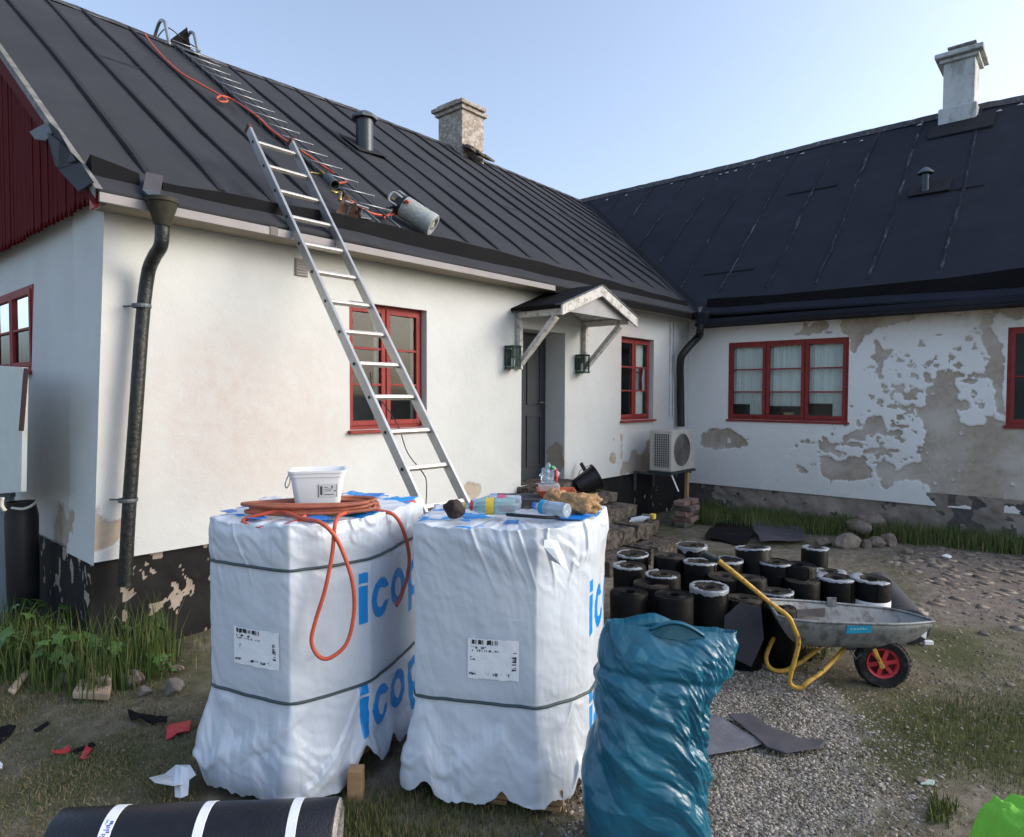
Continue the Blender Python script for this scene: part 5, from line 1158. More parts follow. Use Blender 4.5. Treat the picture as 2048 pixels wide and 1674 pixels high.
# ================================================================== bitumen rolls
rr = random.Random(11)
def roll_up(px, py, label, r=.117, h=.50, film=1, band=False, lean=(0, 0), sheet_=False, hz=None, dark_top=False):
    zt = hz if hz else h
    p = on_z(px, py, zt); base = Vector((p.x, p.y, gz(p.x, p.y)-.003))
    t = thing('bitumen_roll', base, label, 'roofing felt roll', 'rolls of roofing felt standing on the ground')
    ax = Vector((lean[0], lean[1], 1)).normalized(); u = ax.orthogonal().normalized(); v = ax.cross(u); n = 40
    # spiral skin with a lip where the outer turn ends
    ph = rr.random()*6.28; b = MB(); V = []
    for z in (0, .01, h*.5, h-.01, h):
        for k in range(n+1):
            a_ = ph+2*PI*k/n; q = r*(1-.035*k/n)*(1+.012*math.sin(3*a_+ph)) - (.004 if z in (0, h) else 0); V.append(base+ax*z+(u*math.cos(a_)+v*math.sin(a_))*q)
    b.add(V, [(i*(n+1)+k, i*(n+1)+k+1, (i+1)*(n+1)+k+1, (i+1)*(n+1)+k) for i in range(4) for k in range(n)]+[(0*(n+1), n, (n+1)+n, (n+1))])
    b.build('outer_skin', ROLLBLK, t, smooth='auto')
    b = MB(); prof = [(r*.96, h-.006)]; q = r*.96
    while q > r*.36: prof += [(q-.001, h-.002+.004*rr.random()), (q-.007, h-.002+.003*rr.random()), (q-.009, h-.012)]; q -= .0115
    prof += [(q, h-.01), (q, h-.22), (0, h-.22)]
    b.lathe(prof, base, ax, 32); b.build('wound_end', ROLLSIDE if not dark_top else ROLLBLK, t, smooth='auto')
    if film:
        b = MB(); V = []; N_ = 56; inn = rr.uniform(.55, .93); n_arc = int(N_*rr.choice((1, 1, .8, .6))); skirt = rr.choice((.004, .007, .02))
        for j, (q, z) in enumerate(((r*1.01, h-skirt), (r*1.012, h-.004), (r*1.0, h+.004), (r*(.5+.5*inn), h+.006), (r*inn, h+.003))):
            for k in range(N_):
                a_ = 2*PI*k/N_; w_ = noise.noise(Vector((math.cos(a_)*2.2+px*.1, math.sin(a_)*2.2, j*.6)))
                w2 = noise.noise(Vector((math.cos(a_)*6+px*.1, math.sin(a_)*6, j*.9)))
                V.append(base+ax*(z+(.012*w2 if j in (0,) else .006*w2)-(.05*max(0, w_)*(skirt > .01) if j == 0 else 0))+(u*math.cos(a_)+v*math.sin(a_))*(q*(1+(.30*w_ if j == 4 else .012*w2))))
        b.add(V, [(i*N_+k, i*N_+(k+1) % N_, (i+1)*N_+(k+1) % N_, (i+1)*N_+k) for i in range(4) for k in range(n_arc)]); b.build('torn_film', FILM, t, smooth=True)
    if band:
        b = MB(); b.lathe([(r*1.012, h-.19), (r*1.02, h-.185), (r*1.02, h-.135), (r*1.012, h-.13)], base, ax, 40); bb = b.build('paper_band', LABELW, t, smooth='auto')
        b = MB(); d0 = math.atan2(-base.y, -base.x)
        for k, gl in enumerate('I1O1I'):
            aa = d0+.55-.12*k; d = Vector((math.cos(aa), math.sin(aa), 0)); tg = Vector((-d.y, d.x, 0)); c0_ = base+d*(r*1.022)+Vector((0,0,h-.16))
            b.obox(c0_, tg*(.003 if gl != 'O' else .007), d*.0006, Vector((0,0,.012)))
        b.build('band_print', TEXTK, bb)
    if sheet_:
        d = (Vector((0,0,0))-base); d.z = 0; d.normalize(); s_ = d.cross(Vector((0,0,1)))
        b = MB(); p0 = base+d*(r*.99)
        b.add([p0-s_*.10+Vector((0,0,h-.01)), p0+s_*.02+Vector((0,0,h+.005)), p0+s_*.2+d*.05+Vector((0,0,h-.17)), p0+s_*.13+d*.03+Vector((0,0,h-.30)), p0-s_*.05+Vector((0,0,h-.38)), p0-s_*.12+Vector((0,0,h-.2))], [(0,1,2,3,4,5)])
        o = b.build('hanging_felt', FELT_SH, t); m_ = o.modifiers.new('t', 'SOLIDIFY'); m_.thickness = .004
    return t
G_ = [
 (1385, 1091, 'black felt roll with a white film ring, farthest left at the back of the cluster', dict()),
 (1268, 1108, 'black felt roll with flattened white film, beside the steps', dict()),
 (1338, 1114, 'dark dusty felt roll without film, behind the two rolls next to the pallet', dict(film=0)),
 (1262, 1132, 'black felt roll with an arc of white film, nearest to the middle pallet', dict()),
 (1331, 1150, 'black felt roll with a crumpled white film ring, second from the middle pallet in front', dict()),
 (1417, 1174, 'front black felt roll with a white film collar, left of the wheelbarrow handle', dict()),
 (1402, 1126, 'short looking black roll with white film, behind the front rolls', dict(hz=.5)),
 (1458, 1120, 'black felt roll with a scrap of white film, just behind the wheelbarrow handle grips', dict()),
 (1518, 1103, 'tall leaning black felt roll with a broad white film top', dict(h=.58, lean=(.05, .10), r=.125, hz=.56)),
 (1552, 1123, 'black felt roll with white film right of the tall leaning one', dict()),
 (1598, 1128, 'plain black felt roll with no film, in the middle of the cluster', dict(film=0, dark_top=True)),
 (1628, 1096, 'lone black felt roll with a white ring, at the back in front of the rubble', dict(r=.10)),
 (1661, 1141, 'black felt roll with a narrow film edge, behind the barrow tray', dict(h=.42, hz=.42)),
 (1672, 1155, 'wide black felt roll with a grey film rim, right behind the barrow tray', dict(r=.130, h=.42, hz=.42)),
 (1737, 1154, 'black felt roll with a white printed paper band, rightmost of the standing rolls', dict(band=True, r=.130, h=.43, hz=.43)),
 (1553, 1186, 'low felt roll with torn white film just above the barrow tray rim', dict(h=.38, hz=.38)),
 (1487, 1200, 'front felt roll with a reddish brown top and a torn sheet hanging off it', dict(film=0, sheet_=True, h=.42, hz=.42)),
 (1350, 1192, 'black felt roll behind the blue sack without film', dict(film=0, dark_top=True)),
 (1262, 1185, 'plain black felt roll between the middle pallet and the blue sack', dict(film=0, dark_top=True)),
 (1560, 1215, 'plain black felt roll hidden behind the rear end of the barrow tray', dict(film=0, h=.36, hz=.36, r=.10)),
]
G_ += [
 (1300, 1168, 'plain black felt roll wedged between the crumpled film roll and the middle pallet', dict(film=0, h=.46, hz=.46)),
 (1448, 1152, 'plain black felt roll behind the front roll with the white collar', dict(film=0, h=.45, hz=.45)),
 (1500, 1158, 'plain black felt roll in front of the tall leaning one', dict(film=0, h=.45, hz=.45)),
 (1606, 1160, 'plain black felt roll between the barrow tray and the cluster', dict(film=0, h=.42, hz=.42)),
]
for (px, py, lab, kw) in G_:
    if 'lean' not in kw: kw['lean'] = (rr.uniform(-.035, .035), rr.uniform(-.035, .035))
    roll_up(px, py, lab, **kw)
# leaning / lying roll at the right
lr = thing('bitumen_roll', on_z(1800, 1240, 0), 'dark grey felt roll lying on the ground behind the right end of the barrow', 'roofing felt roll')
a = on_z(1755, 1172, .12); c = on_z(1815, 1245, .12); b = MB(); ax = (c-a).normalized(); Ln = (c-a).length+.1
b.lathe([(0,0),(.10,0),(.118,.008),(.12,.3),(.118,Ln-.01),(.10,Ln),(.05,Ln-.002),(.05,Ln-.2),(0,Ln-.2)], a, ax, 36); b.build('outer_skin', FELT_SH, lr, smooth='auto')
b = MB(); u_ = ax.cross(Vector((0,0,1))).normalized(); b.add([a+u_*.118, a+ax*Ln+u_*.118, a+ax*Ln+u_*.19-Vector((0,0,.10)), a+u_*.19-Vector((0,0,.10))], [(0,1,2,3)]); o = b.build('loose_end', FELT_BLK, lr); o.modifiers.new('t', 'SOLIDIFY').thickness = .004
# loose flat felt sheets
def flat_sheet(pts, name, m, label, lift=.02, seed=1, bend=.03, cat='roofing felt', fq=2.5):
    P = [on_z(px, py, 0) for px, py in pts]; bm = bmesh.new()
    f = bm.faces.new([bm.verts.new((p.x, p.y, 0)) for p in P]); bmesh.ops.triangulate(bm, faces=[f])
    xs = [p.x for p in P]; ys = [p.y for p in P]; st = max(.012, (max(xs)-min(xs)+max(ys)-min(ys))/70)
    for (lo, hi, no) in ((min(xs), max(xs), (1,0,0)), (min(ys), max(ys), (0,1,0))):
        c = lo+st
        while c < hi:
            bmesh.ops.bisect_plane(bm, geom=bm.verts[:]+bm.edges[:]+bm.faces[:], plane_co=Vector(no)*c, plane_no=no); c += st
    xy = np.array([v.co[:2] for v in bm.verts]); z = ground_h(xy[:,0], xy[:,1])+lift+bend*(fbm(xy[:,0]*fq+9, xy[:,1]*fq+9, seed, 3)-.35)
    wob = .006*(fbm(xy[:,0]*30+9, xy[:,1]*30+9, seed+1, 2)-.5)
    for v, zz, ww in zip(bm.verts, z, wob): v.co.z = zz; v.co.x += ww; v.co.y -= ww
    me = bpy.data.meshes.new(name); bm.to_mesh(me); bm.free(); me.shade_smooth(); o = link_mesh(name, me, None, m); tag(o, label, cat)
    s_ = o.modifiers.new('t', 'SOLIDIFY'); s_.thickness = .005; s_.offset = 1
    return o
flat_sheet([(1410,1082),(1432,1052),(1490,1052),(1508,1078),(1490,1095)], 'felt_sheet', FELT_BLK, 'black felt sheet lying on the grass at the back, left half of the pair', .03, 3, .10)
flat_sheet([(1500,1052),(1604,1063),(1612,1090),(1520,1094),(1508,1074)], 'felt_sheet', FELT_SH, 'bluish felt sheet lying on the grass at the back, right half of the pair', .05, 5, .08)
flat_sheet([(1380,1432),(1430,1438),(1470,1460),(1528,1498),(1480,1512),(1400,1520),(1330,1500)], 'felt_offcut', mat('pale_felt', (.10,.10,.115), .6, col2=(.16,.16,.18), scale=6, bump=.3), 'pale grey felt offcut on the gravel, partly behind the blue sack', .022, 7)
flat_sheet([(1455,1444),(1500,1440),(1540,1468),(1600,1492),(1655,1496),(1640,1512),(1570,1522),(1535,1510),(1500,1478)], 'felt_offcut', FELT_SH, 'long dark felt offcut on the gravel with a pointed end', .03, 8)

# ================================================================== wheelbarrow
wd0 = 3.86
wb = thing('wheelbarrow', on_z(1700, 1372, 0), 'grey wheelbarrow with yellow tube frame and a red rimmed wheel', 'wheelbarrow')
Wl = lambda px, py, dd=0.: at_d(px, py, wd0+dd)
# tray as a loft of rims; near rim, far rim
near_rim = [Wl(1555,1232,-.10), Wl(1600,1242,-.14), Wl(1700,1247,-.14), Wl(1800,1249,-.12), Wl(1868,1244,-.02)]
far_rim = [Wl(1530,1198,.30), Wl(1600,1202,.37), Wl(1700,1210,.38), Wl(1790,1220,.36), Wl(1862,1240,.24)]
def lerp(a, b_, t): return a*(1-t)+b_*t
nR = spline(near_rim, 8); fR = spline(far_rim, 8)
rim = nR+fR[::-1]
zrim = sum(p.z for p in rim)/len(rim)
cen = sum(rim, Vector((0,0,0)))/len(rim)
botc = Wl(1690, 1310, .12); bot = []
for p in rim:
    d = p-cen; q = Vector((botc.x, botc.y, Wl(1690,1300,-.06).z))+Vector((d.x*.50, d.y*.60, 0)); bot.append(q)
N_ = len(rim); b = MB(); levels = 9; V = []
for k in range(levels):
    t = k/(levels-1); s_ = math.sin(t*PI/2)
    for i in range(N_):
        p = rim[i].lerp(bot[i], t**1.15*.999); p = Vector((p.x, p.y, rim[i].z+(bot[i].z-rim[i].z)*(s_**.9))); V.append(p)
b.add(V, [(k*N_+i, k*N_+(i+1) % N_, (k+1)*N_+(i+1) % N_, (k+1)*N_+i) for k in range(levels-1) for i in range(N_)]+[tuple((levels-1)*N_+i for i in range(N_))])
tray = b.build('tray', TRAY, wb, smooth='auto'); m_ = tray.modifiers.new('t', 'SOLIDIFY'); m_.thickness = .003
b = MB(); b.tube([p+Vector((0,0,.002)) for p in rim], .008, 8, closed=True); b.build('rim_bead', TRAY, tray, smooth=True)
crx = [rim[i].lerp(bot[i], .88) for i in range(N_)]; b = MB(); b.add([Vector((p.x, p.y, bot[0].z+.03+.02*noise.noise(p*9))) for p in crx]+[cen*1.0-Vector((0,0,cen.z-bot[0].z-.045))], [(i, (i+1) % N_, N_) for i in range(N_)]); b.build('dried_mortar', TRAYIN, tray)
b = MB(); q0, q1 = rim[22-5].copy(), None
a0 = Wl(1570,1222,.10); b.prism([Wl(1563,1221,.30), Wl(1650,1216,.33), Wl(1648,1234,.30), Wl(1570,1230,.28)], (-.004,-.004,0)); b.build('rust_patch', mat('tray_patch', (.06,.055,.055), .8, var=.3), tray)
MB().obox(Wl(1663,1204,.375), cR*.03, cF*.006, Vector((0,0,.03))).build('rim_plate', TRAY, tray, bevel=.003)
# sticker on the near side, sitting on the tray surface
def tray_pt(px, py):
    # march along the line of sight to the near tray wall
    best = None
    for i in range(0, len(nR)-1):
        for k in range(levels-1):
            A_ = V[k*N_+i]; B_ = V[k*N_+i+1]; C_ = V[(k+1)*N_+i+1]; E_ = V[(k+1)*N_+i]
            d = sight(px, py)
            for tri in ((A_, B_, C_), (A_, C_, E_)):
                nn = (tri[1]-tri[0]).cross(tri[2]-tri[0])
                if abs(nn.dot(d)) < 1e-9: continue
                t = nn.dot(tri[0]-CO)/nn.dot(d); P_ = CO+d*t
                ok = all((tri[(j+1) % 3]-tri[j]).cross(P_-tri[j]).dot(nn) >= -1e-9 for j in range(3))
                if ok and (best is None or t < best[0]): best = (t, P_)
    return best[1] if best else None
stk = [tray_pt(*p) for p in ((1691,1267),(1741,1265),(1744,1250.5),(1694,1251))]
if all(stk):
    out = -cF*.0045
    b = MB(); b.add([p+out for p in stk], [(0,1,2,3)]); sk = b.build('blue_sticker', CYAN, tray)
    b = MB(); 
    for (u0, u1, v0, v1) in ((.15,.20,.45,.72),(.20,.24,.45,.5),(.26,.30,.45,.72),(.32,.37,.45,.68),(.40,.43,.4,.72),(.45,.50,.45,.66),(.53,.56,.45,.78),(.58,.62,.45,.7),(.64,.68,.45,.78),(.70,.75,.45,.62),(.77,.80,.45,.7)):
        f2 = lambda u_, v_: (stk[0]*(1-u_)+stk[1]*u_)*(1-v_)+(stk[3]*(1-u_)+stk[2]*u_)*v_+out*1.3
        b.add([f2(u0,v0), f2(u1,v0), f2(u1,v1), f2(u0,v1)], [(0,1,2,3)])
    b.build('sticker_print', TEXTW, sk)
# frame
TR = .0130
nh = spline([Wl(1432,1117,-.06), Wl(1468,1145,-.09), Wl(1540,1205,-.12), Wl(1575,1232,-.15), Wl(1588,1256,-.15), Wl(1597,1283,-.14), Wl(1590,1318,-.14), Wl(1581,1350,-.14), Wl(1580,1366,-.14), Wl(1590,1374,-.14), Wl(1604,1374,-.14), Wl(1615,1364,-.14), Wl(1648,1340,-.08), Wl(1690,1296,.06)], 8)
b = MB(); b.tube(nh, TR, 12); b.build('frame_tube', YELLOW, wb, smooth=True)
fh = spline([Wl(1434,1121,.30), Wl(1470,1149,.33), Wl(1520,1190,.33), Wl(1545,1216,.32), Wl(1556,1240,.30), Wl(1555,1262,.26), Wl(1540,1290,.18), Wl(1532,1316,.14), Wl(1540,1336,.12), Wl(1562,1342,.12), Wl(1590,1331,.14), Wl(1645,1292,.2)], 8)
b = MB(); b.tube(fh, TR, 12); b.build('frame_tube', YELLOW, wb, smooth=True)
b = MB(); b.tube([Wl(1405,1105,-.045), Wl(1434,1119,-.06)], .019, 12); b.tube([Wl(1432,1116,-.06), Wl(1436,1120,-.062)], .021, 12); b.build('grip', mat('green_grip', (.015,.03,.03), .6, var=.2), wb, smooth='auto')
b = MB(); b.tube([Wl(1404,1108,.28), Wl(1434,1121,.30)], .019, 12); b.build('grip', RUBBER, wb, smooth='auto')
wc = Wl(1763, 1329, -.02)
b = MB(); b.beam(Wl(1748,1298,-.09), Wl(1765,1335,-.09), .022, .012, cF); b.cyl(Wl(1764,1333,-.085), Wl(1764,1333,-.115), .014, n=12); b.build('axle_arm', YELLOW, wb, bevel=.003)
b = MB(); b.beam(Wl(1748,1298,.09), Wl(1765,1335,.09), .022, .012, cF); b.build('axle_arm', YELLOW, wb, bevel=.003)
b = MB(); b.tube([Wl(1690,1296,.06), Wl(1750,1298,.0)], .012, 8); b.tube([Wl(1700,1300,-.05), Wl(1712,1318,-.05), Wl(1722,1308,-.06)], .006, 8); b.cyl(Wl(1764,1333,-.10), Wl(1764,1333,.12), .008, n=10); b.build('cross_bar', ZINC, wb, smooth='auto')
wr = 50*wc.dot(cF)/FPX; wc.z = wr-.006
wax = (cF*.97+cR*.24).normalized()
wh = MB(); R = wr; wh.lathe([(R*.60,-.030),(R*.72,-.040),(R*.90,-.042),(R*.99,-.028),(R*1.0,0),(R*.99,.028),(R*.90,.042),(R*.72,.040),(R*.60,.030)], wc, wax, 48)
for i in range(len(wh.V)):
    if wh.V[i].z < .010: wh.V[i].z = .004
tyre = wh.build('wheel', RUBBER, wb, smooth='auto')
b = MB()
for k in range(36):
    a_ = 2*PI*k/36; u_ = Vector((0,0,1)); v_ = wax.cross(u_).normalized(); d = u_*math.cos(a_)+v_*math.sin(a_); c_ = wc+d*R*.992
    if c_.z < .03: continue
    b.obox(c_-wax*.016, d*.004, wax*.014, (wax.cross(d))*.006)
b.build('tread', RUBBER, tyre)
b = MB(); b.lathe([(R*.61,-.036),(R*.62,-.030),(R*.55,-.026),(R*.50,-.014),(R*.50,.02),(R*.61,.036)], wc, wax, 40); b.lathe([(0,-.034),(R*.16,-.034),(R*.19,-.020),(R*.19,.02)], wc, wax, 24)
u_ = Vector((0,0,1)); v_ = wax.cross(u_).normalized()
for k in range(6):
    a_ = 2*PI*k/6+.3; d = u_*math.cos(a_)+v_*math.sin(a_); tg = wax.cross(d); b.obox(wc+d*R*.35-wax*.016, d*R*.19, tg*.011, wax*.007)
b.build('rim', REDRIM, tyre, smooth='auto')
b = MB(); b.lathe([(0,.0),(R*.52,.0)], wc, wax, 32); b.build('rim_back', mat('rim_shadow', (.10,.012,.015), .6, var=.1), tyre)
# a torn strip of white hanging under the tray, and litter by the wheel
b = MB(); b.tube(spline([Wl(1596,1282,.2), Wl(1620,1284,.2), Wl(1632,1292,.19), Wl(1638,1306,.18)], 5), .006, 6); o = b.build('white_strap', WHITE_PLAS, None, smooth=True); tag(o, 'thin white strap dangling below the left end of the barrow tray', 'strap')
b = MB(); b.prism([Wl(1838,1250,.05), Wl(1856,1250,.05), Wl(1852,1278,.05), Wl(1838,1270,.05)], (.0,.01,0)); o = b.build('torn_label', LABELW, None); tag(o, 'torn pale label strip hanging from the front end of the barrow', 'label')
b = MB(); q = on_z(1856, 1285, .02); b.obox(q, cR*.03, cF*.015, Vector((0,0,.014))); o = b.build('white_scrap', WHITE_PLAS, None, bevel=.004); tag(o, 'small white plastic scrap on the ground right of the barrow wheel', 'scrap')
b = MB(); q = on_z(1600, 1345, .02); b.obox(q+cF*.3, cR*.17, cF*.10, Vector((0,0,.014))); o = b.build('black_offcut', FELT_BLK, None, bevel=.01); tag(o, 'black felt offcut on the grass under the barrow', 'roofing felt')

# ================================================================== blue refuse sack
def sack():
    cd = 2.45; na, nz = 620, 420
    rows = [(.86, 1216, 1482, .030), (.80, 1205, 1478, .05), (.74, 1198, 1470, .085), (.66, 1192, 1462, .12), (.58, 1196, 1440, .14), (.48, 1196, 1424, .15), (.40, 1188, 1425, .15), (.28, 1182, 1434, .155), (.16, 1178, 1436, .155), (.05, 1174, 1432, .14), (.0, 1184, 1420, .10)]
    Zr_ = np.array([r[0] for r in rows])[::-1]; Lr = np.array([(r[1]-1024)/FPX*cd for r in rows])[::-1]; Rr = np.array([(r[2]-1024)/FPX*cd for r in rows])[::-1]; Dr = np.array([r[3] for r in rows])[::-1]
    T_ = np.linspace(0, 1, nz); A_ = np.linspace(0, 2*PI, na, endpoint=False); AA, TT = np.meshgrid(A_, T_, indexing='ij')
    Z_ = TT*.86; L_ = np.interp(Z_, Zr_, Lr); R_ = np.interp(Z_, Zr_, Rr); D_ = np.interp(Z_, Zr_, Dr)
    c_ = (L_+R_)/2; w_ = (R_-L_)/2
    ca, sa = np.cos(AA), np.sin(AA); e = .78
    x = c_+w_*np.sign(ca)*np.abs(ca)**e; y = cd+D_*np.sign(sa)*np.abs(sa)**e
    # creases: ridged noise running diagonally down from the upper right pinch
    X_ = ca*1.2+3; Y_ = sa*1.2+5; s1 = fbm(X_*1.6+TT*2.0, TT*6.5-ca*2.0+7, 61, 4); r1 = 1-np.abs(2*s1-1)
    s2 = fbm(X_*3.6+TT*3, TT*15-ca*4+11, 71, 3); r2 = 1-np.abs(2*s2-1); s3 = fbm(X_*9+TT*6, TT*34-ca*8+11, 81, 3); r3 = 1-np.abs(2*s3-1)
    pinch = np.exp(-(((c_+w_*ca)-.72)/.14)**2)*np.exp(-((Z_-.52)/.28)**2)
    u0 = AA/(2*PI)+.04*(fbm(X_*1.1, TT*2+5, 51, 1)-.5); v0 = TT+.14*(fbm(X_*.9+9, Y_*.9+TT*1.3, 52, 1)-.5)+.06*ca
    off = .050*facets(u0, v0, 8, 4, 61, .5)+.026*facets(u0+.07*v0, v0, 14, 8, 62, .5)+.010*facets(u0, v0, 32, 20, 63, -.5)*(1+1.8*pinch)+.0035*facets(u0, v0, 76, 50, 64, .5)*(.4+4*pinch)-.02*pinch
    for (z0, sl, dd, ww) in ((.655, -.12, .012, .018), (.50, -.45, .012, .022), (.33, -.7, .008, .02)):
        off -= dd*np.exp(-((Z_-(z0+sl*(ca*.25)))/ww)**2)*(.4+fbm(ca*1.5+4, sa*1.5+z0*9, 91, 2))
    off *= sstep(.0, .03, TT)*.75+.25
    off *= sstep(1.0, .93, TT)*.8+.2
    # radial direction
    x += off*ca*1.0; y += off*sa
    z = Z_ + (-.040*((x-.25)/.5))*sstep(.8, 1., TT) + .006*(fbm(ca*5+5, sa*5+5, 93, 3)-.5)*2*sstep(.9, 1, TT)
    bump_ = np.exp(-((x-.53)/.085)**2); z += .035*bump_*sstep(.9, 1., TT)*(sa > -.2)
    V_ = np.stack([cF.x*y+cR.x*x, cF.y*y+cR.y*x, z], -1).transpose(1, 0, 2)
    # a lip folded inwards
    inner = V_[-1].copy(); cen_ = inner.mean(0); lip = inner*.94+cen_*.06; lip[:,2] = inner[:,2]-.05; lip2 = inner*.9+cen_*.1; lip2[:,2] = inner[:,2]-.16
    bot_ = V_[0]*0+V_[0].mean(0)
    Vv = np.concatenate([bot_[None], V_, lip[None], lip2[None]]); rws = Vv.shape[0]; idx = np.arange(rws*na).reshape(rws, na); nx2 = np.roll(idx, -1, 1)
    F_ = np.stack([idx[:-1], nx2[:-1], nx2[1:], idx[1:]], -1).reshape(-1, 4)
    base = LF(.52, cd, 0); t = thing('blue_sack', base, 'big crumpled blue plastic refuse sack standing right of the middle pallet', 'sack')
    me = fast_mesh('sack_film', Vv.reshape(-1, 3)-np.array(base), F_); me.shade_smooth()
    m, n = new_mat('blue_sack_film', .30, .5); w = n.tex(5, 5); c = n.ramp(w, [(.3, (.005,.085,.140)), (.7, (.010,.125,.20))]); n.base(c); g = n.tex(22, 6, .7); g2 = n.tex(70, 4, .6); n.bump(n.math('ADD', g, n.math('MULTIPLY', g2, .1)), .10, .012)
    n.b.inputs['Coat Weight'].default_value = .12; n.b.inputs['Coat Roughness'].default_value = .25
    link_mesh('sack_film', me, t, m)
    # folded handle loop of film on the mouth
    b = MB(); q = []
    for k in range(15):
        a_ = k/14; q.append((1300+110*a_, 1258-20*math.sin(a_*PI)+14*a_))
    V2 = []
    for (px, py) in q: V2 += [at_d(px, py-4, cd-.02), at_d(px, py, cd-.05), at_d(px, py+5, cd-.045)]
    b.add(V2, [(3*k+i, 3*k+i+1, 3*k+i+4, 3*k+i+3) for k in range(14) for i in range(2)]); o = b.build('folded_lip', m, t, smooth=True); o.modifiers.new('t', 'SOLIDIFY').thickness = .003
    b = MB(); b.add([at_d(1302,1268,cd-.046), at_d(1325,1252,cd-.040), at_d(1350,1247,cd-.040), at_d(1380,1257,cd-.04), at_d(1405,1276,cd-.048), at_d(1360,1280,cd-.06), at_d(1325,1276,cd-.058)], [(0,1,2,3,4,5,6)]); b.build('painted_hollow', mat('sack_hollow_shade', (.004,.06,.09), .6, var=.2), t)  # darker teal panel paints the shade of the hollow under the lip
    q = at_d(1205, 1412, 2.55); b = MB(); b.prism([q+cR*-.01+Vector((0,0,.05)), q+cR*.004+Vector((0,0,.03)), q+cR*.014+Vector((0,0,-.03)), q+cR*-.006+Vector((0,0,-.025))], cF*.01)
    o = b.build('white_scrap', WHITE_PLAS, None); tag(o, 'scrap of white film poking out between the middle pallet and the blue sack', 'scrap')
sack()

# ================================================================== black roll lying in front
ra = LF((104-1024)/FPX*2.27, 2.25, .120); rb = LF((672-1024)/FPX*2.33, 2.32, .120)
fr_ = thing('bitumen_roll', (ra+rb)/2-Vector((0,0,.120)), 'black felt roll with three white bands lying in front of the left pallet', 'roofing felt roll')
ax = (rb-ra).normalized(); Lr_ = (rb-ra).length; RR = .120
b = MB(); b.lathe([(RR*.97,0),(RR,.006),(RR*1.005,Lr_*.3),(RR*.995,Lr_*.7),(RR,Lr_-.006),(RR*.97,Lr_)], ra, ax, 72); b.build('outer_skin', mat('new_roll_skin', (.010,.011,.016), .38, var=.25, scale=25, bump=.3, bscale=120), fr_, smooth='auto')
REP = mat('roll_end_pale', (.16,.145,.13), .8, col2=(.48,.45,.41), scale=45, bump=.5, bscale=90)
for (e, d) in ((ra, -1), (rb, 1)):
    prof = []; q = RR*.97
    while q > RR*.34: prof += [(q, .0), (q-.0035, .004*rr.random()), (q-.005, -.004)]; q -= .0058
    prof += [(q, -.1), (0, -.1)]
    b = MB(); b.lathe([(r_, z_*1.0) for r_, z_ in prof], e, ax*d, 56, jit=.004); b.build('wound_end', REP, fr_, smooth='auto')
for px, w in ((222, .040), (404, .034), (588, .034)):
    f_ = ((px-104)/(672-104)); c_ = ra+ax*(Lr_*f_)
    b = MB(); b.lathe([(RR*1.004, -w/2), (RR*1.014, -w/2+.001), (RR*1.014, w/2-.001), (RR*1.004, w/2)], c_, ax, 72); bd = b.build('paper_band', LABELW, fr_, smooth='auto')
    if px == 222:
        b = MB(); u_ = (Vector((0,0,1))-ax*ax.z).normalized(); v_ = ax.cross(u_).normalized(); rs = random.Random(4)
        for k in range(26):
            a_ = .35+k*.055; d = u_*math.cos(a_)+(-1)*(-v_ if (-v_).dot(cF) < 0 else v_)*math.sin(a_)*-1
            d = u_*math.cos(a_)+(v_ if v_.dot(cF) < 0 else -v_)*math.sin(a_); tg = ax.cross(d)
            for s_ in range(2): b.obox(c_+d*(RR*1.0155)+ax*(rs.uniform(-.012,.012)), tg*rs.uniform(.001,.003), d*.0004, ax*rs.uniform(.002,.006))
        b.build('band_print', mat('blue_ink', (.02,.06,.45), .5, bump=0), bd)

# ================================================================== hi-vis garment at the right
def hivis():
    base = on_z(2060, 1760, 0); t = thing('hi_vis_vest', base, 'bright green high visibility vest heaped at the lower right edge', 'vest')
    n1 = 90; A_, B_ = np.meshgrid(np.linspace(-1, 1, n1), np.linspace(-1, 1, n1), indexing='ij')
    cx_, cy_ = (2160-1024)/FPX*2.05, 2.05
    x = cx_+A_*.27+.02*B_; y = cy_+B_*.22
    hgt = .42*(sstep(1.0, .62, np.abs(A_+.10*B_))*sstep(1.0, .5, np.abs(B_)))
    rg_ = 1-np.abs(2*fbm(A_*3.2+4+B_, B_*2.2+4, 15, 4)-1)
    z = .02+hgt*(.86+.14*A_)+.030*(fbm(A_*1.6+4, B_*1.6+4, 5, 3)-.5)+.030*rg_**4+.01*(fbm(A_*14+40, B_*14+40, 25, 3)-.5)
    V_ = np.stack([cF.x*y+cR.x*x, cF.y*y+cR.y*x, z], -1).reshape(-1, 3); idx = np.arange(n1*n1).reshape(n1, n1)
    F_ = np.stack([idx[:-1,:-1], idx[1:,:-1], idx[1:,1:], idx[:-1,1:]], -1).reshape(-1, 4)
    me = fast_mesh('vest_cloth', V_-np.array(base), F_); me.shade_smooth(); link_mesh('vest_cloth', me, t, HIVIS)
    j0 = 22; Vs = []
    for i in range(4, n1-4):
        for j in (j0, j0+7): Vs.append(Vector(V_[idx[i, j]])+Vector((0,0,.006))-cF*.004)
    b = MB(); b.add(Vs, [(2*k, 2*k+2, 2*k+3, 2*k+1) for k in range(n1-9)]); b.build('reflective_strip', REFL, t, smooth=True)
hivis()

